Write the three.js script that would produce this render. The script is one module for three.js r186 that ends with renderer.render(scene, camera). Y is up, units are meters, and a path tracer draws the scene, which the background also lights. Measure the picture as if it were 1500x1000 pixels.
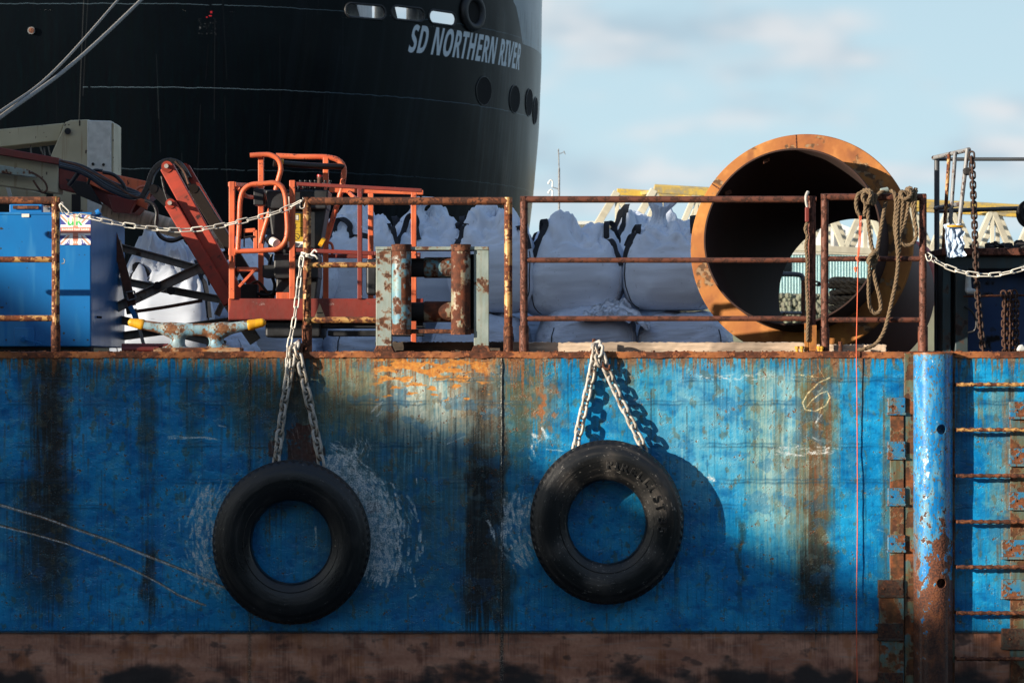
import * as THREE from 'three';
import { RoundedBoxGeometry } from 'three/addons/geometries/RoundedBoxGeometry.js';
import { mergeGeometries, mergeVertices, toCreasedNormals } from 'three/addons/utils/BufferGeometryUtils.js';
import { MarchingCubes } from 'three/addons/objects/MarchingCubes.js';
import { TextGeometry } from 'three/addons/geometries/TextGeometry.js';
import { FontLoader } from 'three/addons/loaders/FontLoader.js';
import { Brush, Evaluator, SUBTRACTION } from 'three-bvh-csg';
import { createNoise2D, createNoise3D } from 'simplex-noise';

// ---------------------------------------------------------------- camera, sky, sun, exposure
const F = 3888, D = 18, CY = -0.0694, HY = 530;          // focal length in photo pixels, distance to the barge side, eye height, horizon row
const scene = new THREE.Scene();
const renderer = new THREE.WebGLRenderer({ antialias: true });
renderer.setSize(1024, 682);
renderer.toneMapping = THREE.LinearToneMapping;
renderer.toneMappingExposure = 1.8;
renderer.shadowMap.enabled = true;
renderer.shadowMap.type = THREE.PCFSoftShadowMap;
document.body.appendChild(renderer.domElement);
const camera = new THREE.PerspectiveCamera(2 * Math.atan(500 / F) * 180 / Math.PI, 1500 / 1000, 0.5, 6000);
camera.position.set(0, CY, D);
camera.lookAt(0, CY, 0);
camera.setViewOffset(1500, 1000, 0, 500 - HY, 1500, 1000);
camera.focus = 18.3; camera.userData.fStop = 9;
camera.updateProjectionMatrix();
const SUN = new THREE.Vector3(-1.7, 0.4, 1);             // towards the sun
const sun = new THREE.DirectionalLight(new THREE.Color(1, 0.89, 0.74), 5);
sun.position.copy(SUN).multiplyScalar(30); sun.castShadow = true;
sun.shadow.mapSize.set(4096, 4096); sun.shadow.camera.left = -14; sun.shadow.camera.right = 14; sun.shadow.camera.top = 12; sun.shadow.camera.bottom = -12;
sun.shadow.camera.near = 1; sun.shadow.camera.far = 120; sun.shadow.radius = 1;
scene.add(sun, sun.target);

const rng = (seed) => { let a = seed >>> 0; return () => { a = (a + 0x6d2b79f5) | 0; let t = Math.imul(a ^ (a >>> 15), 1 | a); t = (t + Math.imul(t ^ (t >>> 7), 61 | t)) ^ t; return ((t ^ (t >>> 14)) >>> 0) / 4294967296; }; };
const cl = (x, a = 0, b = 1) => Math.min(b, Math.max(a, x)), ss = (a, b, x) => { const t = cl((x - a) / (b - a)); return t * t * (3 - 2 * t); }, mixn = (a, b, t) => a + (b - a) * t;
const mix3 = (a, b, t) => [a[0] + (b[0] - a[0]) * t, a[1] + (b[1] - a[1]) * t, a[2] + (b[2] - a[2]) * t];
const N2 = createNoise2D(rng(7)), N3 = createNoise3D(rng(11));
const fb2 = (x, y, o = 4) => { let s = 0, a = 0.5, t = 0; for (let i = 0; i < o; i++) { s += a * N2(x, y); t += a; x = x * 2.03 + 17.1; y = y * 2.03 - 9.7; a *= 0.5; } return s / t; };
const fb3 = (x, y, z, o = 3) => { let s = 0, a = 0.5, t = 0; for (let i = 0; i < o; i++) { s += a * N3(x, y, z); t += a; x = x * 2.03 + 7.1; y = y * 2.03 - 3.7; z = z * 2.03 + 1.3; a *= 0.5; } return s / t; };

{ // the sky: pale cyan near the horizon, blue above, thin broken cloud
  const W = 2048, H = 1024, data = new Float32Array(W * H * 4), s = SUN.clone().normalize();
  for (let r = 0; r < H; r++) {
    const el = ((r + 0.5) / H - 0.5) * Math.PI, y = Math.sin(el);
    for (let c = 0; c < W; c++) {
      const az = ((c + 0.5) / W - 0.5) * 2 * Math.PI, x = Math.cos(az) * Math.cos(el), z = Math.sin(az) * Math.cos(el);
      const yy = Math.max(0, y), k = 1 - 0.25 * yy - 0.75 * ss(0.02, 0.62, yy);
      let col = mix3([0.045, 0.12, 0.29], [0.325, 0.44, 0.488], k);
      const d = x * s.x + y * s.y + z * s.z, g = Math.pow(Math.max(0, d), 6);
      col = mix3(col, [0.75, 0.66, 0.52], g * 0.55);
      if (y > 0) {
        const sc = 1 / (yy + 0.2), wx = x * sc * 2.3, wz = z * sc * 2.3, wy = el * 7.5;
        const n = fb3(wx + 3.1, wy * 2.2 + 0.6, wz + 5.2, 5), m = fb3(wx * 2.2 + 9, wy * 4 - 3, wz * 2.2, 4);
        const cov = ss(-0.3, 0.4, n + 0.35 * m) * ss(0.0, 0.085, yy) * 0.88;
        const lit = cl(0.5 + 1.3 * m - 0.35 * n);
        col = mix3(col, mix3([0.26, 0.34, 0.40], [0.45, 0.46, 0.475], lit).map((q) => q * (0.45 + 0.55 * k)), cov);
      } else col = mix3(col, [0.16, 0.22, 0.25], ss(0, -0.25, y));
      const o = (r * W + c) * 4; data[o] = col[0]; data[o + 1] = col[1]; data[o + 2] = col[2]; data[o + 3] = 1;
    }
  }
  const t = new THREE.DataTexture(data, W, H, THREE.RGBAFormat, THREE.FloatType);
  t.mapping = THREE.EquirectangularReflectionMapping; t.magFilter = THREE.LinearFilter; t.minFilter = THREE.LinearFilter; t.wrapS = THREE.RepeatWrapping; t.needsUpdate = true;
  scene.background = t; scene.environment = t;
}

// ---------------------------------------------------------------- helpers
const V = (x, y, z) => new THREE.Vector3(x, y, z);
const SC = (z) => (D - z) / F;                            // metres per photo pixel at depth z
const P = (px, py, z = 0) => V((px - 750) * SC(z), (HY - py) * SC(z) + CY, z);
const names = {};
const nm = (n) => { const k = names[n] = (names[n] ?? -1) + 1; return k ? `${n}_${String(k).padStart(3, '0')}` : n; };
function thing(name, label, category, pos = V(0, 0, 0), group) {
  const o = new THREE.Group(); o.name = nm(name); o.position.copy(pos); o.userData = { label, category }; o.userData.at = pos.clone();
  if (group) o.userData.group = group;
  scene.add(o); return o;
}
const rootOf = (o) => { while (o.parent && o.parent !== scene) o = o.parent; return o; };
function sh(m) { m.castShadow = m.receiveShadow = true; return m; }
// a part whose geometry is given in world metres
function part(name, geo, mat, parent, label) {
  const g = Array.isArray(geo) ? join(geo) : geo, m = sh(new THREE.Mesh(g, mat)); m.name = name;
  if (label) m.userData.label = label;
  if (!parent) { scene.add(m); m.name = nm(name); return m; }
  const at = rootOf(parent).userData.at; g.translate(-at.x, -at.y, -at.z); parent.add(m); return m;
}
function solo(name, label, category, geo, mat, group) {   // a thing that is one mesh, origin at its base centre
  const g = Array.isArray(geo) ? join(geo) : geo; g.computeBoundingBox(); const b = g.boundingBox, c = V((b.min.x + b.max.x) / 2, b.min.y, (b.min.z + b.max.z) / 2);
  g.translate(-c.x, -c.y, -c.z); const m = sh(new THREE.Mesh(g, mat)); m.position.copy(c); m.name = nm(name); m.userData = { label, category }; m.userData.at = c;
  if (group) m.userData.group = group;
  scene.add(m); return m;
}
function struct(name, geo, mat) { const m = sh(new THREE.Mesh(geo, mat)); m.name = nm(name); m.userData.kind = 'structure'; scene.add(m); return m; }
function join(list) {
  return mergeGeometries(list.map((g) => { g = g.index ? g.toNonIndexed() : g; for (const k of Object.keys(g.attributes)) if (!['position', 'normal', 'uv'].includes(k)) g.deleteAttribute(k); if (!g.attributes.uv) g.setAttribute('uv', new THREE.BufferAttribute(new Float32Array(g.attributes.position.count * 2), 2)); return g; }));
}
// uv in metres from the dominant axis of each normal, with a shift so that equal pieces do not look equal
let uvShift = 0;
function uvBox(g) {
  const p = g.attributes.position, n = g.attributes.normal, u = new Float32Array(p.count * 2); uvShift += 0.377;
  for (let i = 0; i < p.count; i++) {
    const ax = Math.abs(n.getX(i)), ay = Math.abs(n.getY(i)), az = Math.abs(n.getZ(i)), x = p.getX(i), y = p.getY(i), z = p.getZ(i);
    const [a, b] = ax > ay && ax > az ? [z, y] : ay > az ? [x, z] : [x, y];
    u[i * 2] = a + uvShift; u[i * 2 + 1] = b + uvShift * 1.7;
  }
  g.setAttribute('uv', new THREE.BufferAttribute(u, 2)); return g;
}
// a bar of rectangular section from a to b: w across (up x dir), h along up
function bar(a, b, w, h, up = V(0, 1, 0), r = 0.003) {
  const d = b.clone().sub(a), L = d.length(), g = uvBox(new RoundedBoxGeometry(w, h, L, 1, Math.min(r, w / 3, h / 3)));
  const z = d.normalize(), x = up.clone().cross(z).normalize(), y = z.clone().cross(x);
  return g.applyMatrix4(new THREE.Matrix4().makeBasis(x, y, z).setPosition(a.clone().add(b).multiplyScalar(0.5)));
}
function boxAt(x0, x1, y0, y1, z0, z1, r = 0.006) { const g = uvBox(new RoundedBoxGeometry(x1 - x0, y1 - y0, z1 - z0, 1, r)); return g.translate((x0 + x1) / 2, (y0 + y1) / 2, (z0 + z1) / 2); }
// box whose front face fills the pixel rectangle at depth z and that reaches back by depth
function pxBox(x0, y0, x1, y1, z, depth, r = 0.006) { const a = P(x0, y1, z), b = P(x1, y0, z); return boxAt(a.x, b.x, a.y, b.y, z - depth, z, r); }
// a round tube through given points, uv in metres
function tube(pts, r, rad = 10, closed = false, caps = true) {
  const n = pts.length, pos = [], uv = [], idx = [], R = typeof r === 'function' ? r : () => r; let nrm = null, acc = 0; uvShift += 0.31;
  for (let i = 0; i < n; i++) {
    const a = pts[closed ? (i - 1 + n) % n : Math.max(0, i - 1)], b = pts[closed ? (i + 1) % n : Math.min(n - 1, i + 1)], t = b.clone().sub(a).normalize();
    if (!nrm) nrm = (Math.abs(t.y) < 0.9 ? V(0, 1, 0) : V(0, 0, 1));
    nrm = nrm.clone().addScaledVector(t, -nrm.dot(t)).normalize(); const bi = t.clone().cross(nrm);
    if (i) acc += pts[i].distanceTo(pts[i - 1]);
    for (let j = 0; j <= rad; j++) { const q = j / rad * Math.PI * 2, c = Math.cos(q), s = Math.sin(q), rr = R(i / (n - 1), j); pos.push(pts[i].x + rr * (c * nrm.x + s * bi.x), pts[i].y + rr * (c * nrm.y + s * bi.y), pts[i].z + rr * (c * nrm.z + s * bi.z)); uv.push(q / 6.2832 * Math.max(0.12, R(0.5, 0) * 6.28) + uvShift, acc + uvShift); }
  }
  const m = closed ? n : n - 1;
  for (let i = 0; i < m; i++) for (let j = 0; j < rad; j++) { const a = i * (rad + 1) + j, b = ((i + 1) % n) * (rad + 1) + j; idx.push(a, a + 1, b, b, a + 1, b + 1); }
  if (caps && !closed) for (const e of [0, n - 1]) { const c = pos.length / 3; pos.push(pts[e].x, pts[e].y, pts[e].z); uv.push(uvShift, uvShift); for (let j = 0; j < rad; j++) { const a = e * (rad + 1) + j; e ? idx.push(a, a + 1, c) : idx.push(a + 1, a, c); } }
  const g = new THREE.BufferGeometry(); g.setAttribute('position', new THREE.Float32BufferAttribute(pos, 3)); g.setAttribute('uv', new THREE.Float32BufferAttribute(uv, 2)); g.setIndex(idx);
  g.computeVertexNormals();
  if (caps && !closed) return toCreasedNormals(g, 1.0);
  const nn = g.attributes.normal; for (let i = 0; i < n; i++) { const a = i * (rad + 1), b = a + rad, x = nn.getX(a) + nn.getX(b), y = nn.getY(a) + nn.getY(b), z = nn.getZ(a) + nn.getZ(b), l = Math.hypot(x, y, z) || 1; nn.setXYZ(a, x / l, y / l, z / l); nn.setXYZ(b, x / l, y / l, z / l); }
  return g;
}
const cyl = (a, b, r, rad = 16) => { const n = Math.max(2, Math.ceil(a.distanceTo(b) / 0.15)), pts = []; for (let i = 0; i <= n; i++) pts.push(a.clone().lerp(b, i / n)); return tube(pts, r, rad); };
const curve = (pts, n = 60, closed = false, tension = 0.5) => new THREE.CatmullRomCurve3(pts, closed, 'centripetal', tension).getSpacedPoints(n);
const smoothTube = (pts, r, n = 60, rad = 8) => tube(curve(pts, n), r, rad);
// flat ribbon (webbing) along points; wd = direction across the ribbon
function ribbon(pts, w, t, wd) {
  const g = [], pos = [], idx = [], uv = []; const n = pts.length; let acc = 0;
  for (let i = 0; i < n; i++) {
    const tan = pts[Math.min(n - 1, i + 1)].clone().sub(pts[Math.max(0, i - 1)]).normalize(), a = (typeof wd === 'function' ? wd(i / (n - 1)) : wd.clone()); a.addScaledVector(tan, -a.dot(tan)).normalize(); const b = tan.clone().cross(a);
    if (i) acc += pts[i].distanceTo(pts[i - 1]);
    for (const [s, q] of [[-1, -1], [1, -1], [1, 1], [-1, 1]]) { const p = pts[i].clone().addScaledVector(a, s * w / 2).addScaledVector(b, q * t / 2); pos.push(p.x, p.y, p.z); uv.push(s * w / 2, acc); }
  }
  for (let i = 0; i < n - 1; i++) for (let j = 0; j < 4; j++) { const a = i * 4 + j, b = i * 4 + (j + 1) % 4; idx.push(a, b, a + 4, b, b + 4, a + 4); }
  idx.push(0, 2, 1, 0, 3, 2); const e = (n - 1) * 4; idx.push(e, e + 1, e + 2, e, e + 2, e + 3);
  const G = new THREE.BufferGeometry(); G.setAttribute('position', new THREE.Float32BufferAttribute(pos, 3)); G.setAttribute('uv', new THREE.Float32BufferAttribute(uv, 2)); G.setIndex(idx); G.computeVertexNormals();
  return toCreasedNormals(G, 0.7);
}
// laid rope of three twisted strands along a path
function rope(pts, R, closed = false) {
  const cv = new THREE.CatmullRomCurve3(pts, closed, 'centripetal'), L = cv.getLength(), n = Math.max(24, Math.ceil(L / (R * 0.75))), c = cv.getSpacedPoints(n), out = []; let nrm = null; const fr = [];
  for (let i = 0; i <= n; i++) { const t = c[Math.min(n, i + 1)].clone().sub(c[Math.max(0, i - 1)]).normalize(); if (!nrm) nrm = Math.abs(t.y) < 0.9 ? V(0, 1, 0) : V(0, 0, 1); nrm = nrm.clone().addScaledVector(t, -nrm.dot(t)).normalize(); fr.push([nrm, t.clone().cross(nrm)]); }
  for (let s = 0; s < 3; s++) out.push(tube(c.map((p, i) => { const q = s * 2.0944 + i * L / n / (R * 6.5) * 6.2832; return p.clone().addScaledVector(fr[i][0], Math.cos(q) * R * 0.5).addScaledVector(fr[i][1], Math.sin(q) * R * 0.5); }), R * 0.56, 6, false, false));
  return join(out);
}
// one chain link lying along x, then a chain of links along a path
function linkGeo(len, wid, wire, seg = 20, rad = 7) {
  const pts = [], s = (len - wid) / 2, r = (wid - 2 * wire) / 2 + wire; const rr = (wid - wire * 2) / 2 + wire * 0.0;
  for (let i = 0; i < seg; i++) { const q = i / seg * Math.PI * 2, c = Math.cos(q); pts.push(V(Math.sign(c) * s + c * r * 0.92, Math.sin(q) * r * 0.92, 0)); }
  return tube(pts, wire, rad, true);
}
function chain(root, pts, len, wid, wire, mat, opt = {}) {
  const cv = new THREE.CatmullRomCurve3(pts, false, 'centripetal'), L = cv.getLength(), pitch = len - wire * 3.2, n = Math.max(1, Math.round(L / pitch)), g = linkGeo(len, wid, wire, opt.seg ?? 18, opt.rad ?? 6), at = root.userData.at, rd = rng(opt.seed ?? 3);
  const face = opt.face ?? V(0, 0, 1);
  for (let i = 0; i < n; i++) {
    const u = (i + 0.5) / n, p = cv.getPointAt(u), t = cv.getPointAt(Math.min(1, u + 0.5 / n)).sub(cv.getPointAt(Math.max(0, u - 0.5 / n))).normalize();
    let nz = face.clone().addScaledVector(t, -face.dot(t)).normalize(); nz.applyAxisAngle(t, (opt.base ?? 0.5) + (i % 2) * Math.PI / 2 + (rd() - 0.5) * 0.35);
    const ny = nz.clone().cross(t), m = sh(new THREE.Mesh(g, Array.isArray(mat) ? mat[i % mat.length] : mat)); m.name = 'link';
    m.quaternion.setFromRotationMatrix(new THREE.Matrix4().makeBasis(t, ny, nz)); m.position.copy(p).sub(at); root.add(m);
  }
}
// smooth union of capsules, meshed
function blob(caps, k, cell) {
  const lo = V(1e9, 1e9, 1e9), hi = V(-1e9, -1e9, -1e9);
  for (const [a, b, ra, rb] of caps) for (const [p, r] of [[a, ra], [b, rb]]) { lo.min(p.clone().subScalar(r + k)); hi.max(p.clone().addScalar(r + k)); }
  const size = Math.max(hi.x - lo.x, hi.y - lo.y, hi.z - lo.z) * 1.1, res = Math.min(150, Math.ceil(size / cell)), mid = lo.clone().add(hi).multiplyScalar(0.5), mc = new MarchingCubes(res, new THREE.MeshStandardMaterial(), false, false, 260000), half = res / 2, p = V(), ba = V(), pa = V();
  for (let z = 0; z < res; z++) for (let y = 0; y < res; y++) for (let x = 0; x < res; x++) {
    p.set((x - half) / half, (y - half) / half, (z - half) / half).multiplyScalar(size / 2).add(mid); let sum = 0;
    if (p.x < lo.x || p.y < lo.y || p.z < lo.z || p.x > hi.x || p.y > hi.y || p.z > hi.z) { mc.field[x + y * res + z * res * res] = -1; continue; }
    for (const [a, b, ra, rb] of caps) { ba.copy(b).sub(a); pa.copy(p).sub(a); const h = cl(pa.dot(ba) / Math.max(1e-9, ba.dot(ba))); sum += Math.exp(-(pa.addScaledVector(ba, -h).length() - mixn(ra, rb, h)) / k); }
    mc.field[x + y * res + z * res * res] = k * Math.log(Math.max(1e-30, sum));
  }
  mc.isolation = 0; mc.update(); const n = mc.count, g = new THREE.BufferGeometry();
  g.setAttribute('position', new THREE.BufferAttribute(new Float32Array(mc.positionArray.subarray(0, n * 3)), 3));
  g.scale(size / 2, size / 2, size / 2).translate(mid.x, mid.y, mid.z); const w = mergeVertices(g, 1e-5); w.computeVertexNormals(); return uvBox(w);
}

// ---------------------------------------------------------------- materials
const lin = (c) => c <= 0.04045 ? c / 12.92 : Math.pow((c + 0.055) / 1.055, 2.4);
function tex(data, w, h, srgb) { const t = new THREE.DataTexture(data, w, h, THREE.RGBAFormat); t.magFilter = THREE.LinearFilter; t.minFilter = THREE.LinearMipmapLinearFilter; t.generateMipmaps = true; t.wrapS = t.wrapT = THREE.RepeatWrapping; if (srgb) t.colorSpace = THREE.SRGBColorSpace; t.needsUpdate = true; return t; }
// periodic value noise
const LAT = (() => { const r = rng(99), a = new Float32Array(65536); for (let i = 0; i < 65536; i++) a[i] = r() * 2 - 1; return a; })();
function vn(x, y, px, py, s) { const xi = Math.floor(x), yi = Math.floor(y), fx = x - xi, fy = y - yi, u = fx * fx * (3 - 2 * fx), v = fy * fy * (3 - 2 * fy), X = ((xi % px) + px) % px, Y = ((yi % py) + py) % py, X1 = (X + 1) % px, Y1 = (Y + 1) % py, h = (a, b) => LAT[(a * 197 + b * 7919 + s * 3571) & 65535]; return mixn(mixn(h(X, Y), h(X1, Y), u), mixn(h(X, Y1), h(X1, Y1), u), v); }
function tf(x, y, fx, fy, s, o = 4) { let v = 0, a = 0.5, t = 0; for (let i = 0; i < o; i++) { v += a * vn(x * fx, y * fy, fx, fy, s + i * 13); t += a; fx *= 2; fy *= 2; a *= 0.55; } return v / t; }
// f(x, y) -> [r, g, b (0..255 sRGB), height 0..1, roughness 0..1]; tile = metres per repeat
function mat(name, f, { size = 256, tile = 0.5, bump = 0.002, metal = 0, lite = f.lite, ...more } = {}) {
  const n = size * size, c = new Uint8Array(n * 4), hr = new Uint8Array(n * 4);
  for (let y = 0; y < size; y++) for (let x = 0; x < size; x++) { const [r, g, b, h, ro] = f(x / size, y / size), o = (y * size + x) * 4; c[o] = cl(r, 0, 255); c[o + 1] = cl(g, 0, 255); c[o + 2] = cl(b, 0, 255); c[o + 3] = 255; hr[o] = cl(h) * 255; hr[o + 1] = cl(ro) * 255; hr[o + 3] = 255; }
  if (lite) { const a = tex(c, size, size, true), m = new THREE.MeshStandardMaterial({ map: a, bumpMap: a, bumpScale: bump, metalness: metal, roughness: f(0.3, 0.6)[4], ...more }); a.repeat.set(1 / tile, 1 / tile); m.name = name; return m; }
  const a = tex(c, size, size, true), b = tex(hr, size, size, false); for (const t of [a, b]) t.repeat.set(1 / tile, 1 / tile);
  const m = new THREE.MeshStandardMaterial({ map: a, roughnessMap: b, bumpMap: b, bumpScale: bump, metalness: metal, roughness: 1, ...more }); m.name = name; return m;
}
// paint over rust: amt = share of rust
const peel = (o) => (x, y) => {
  const s = o.seed ?? 1, f = o.f ?? 6, n = tf(x, y, f, f, s, 5), m = tf(x, y, f * 4, f * 4, s + 50, 3), d = tf(x, y, 3, 3, s + 70, 3), st = tf(x, y, 24, 3, s + 90, 3), th = mixn(0.75, -0.75, o.amt);
  const v = n * 0.72 + m * 0.34, k = ss(th - 0.05, th + 0.05, v), edge = ss(th - 0.16, th - 0.04, v) * (1 - k);
  let p = mix3(o.paint, o.paint2 ?? o.paint.map((q) => q * 0.8), cl(0.5 + d)); p = mix3(p, o.dirt ?? [70, 55, 42], cl(0.18 + 0.5 * st + 0.3 * d) * (o.dirty ?? 0.5)); p = mix3(p, o.rust, edge * 0.55);
  const r = mix3(o.rust, o.rust2 ?? o.rust.map((q) => q * 0.5), cl(0.5 + 0.9 * m + 0.4 * d)), c = mix3(p, r, k);
  return [...c, (1 - k) * 0.55 + 0.3 + m * 0.15, mixn(o.rough ?? 0.48, 0.9, k) + 0.1 * m];
};
const plain = (o) => Object.assign((x, y) => { const s = o.seed ?? 1, a = tf(x, y, o.f ?? 4, o.g ?? o.f ?? 4, s, 5), b = tf(x, y, 30, 30, s + 40, 2), k = 1 + a * (o.vary ?? 0.25) + b * (o.grain ?? 0.08); const c = mix3(o.c, o.c2 ?? o.c, cl(0.5 + a)); return [c[0] * k, c[1] * k, c[2] * k, 0.5 + 0.35 * a + 0.2 * b, (o.rough ?? 0.7) + 0.15 * a]; }, { lite: true });
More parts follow.
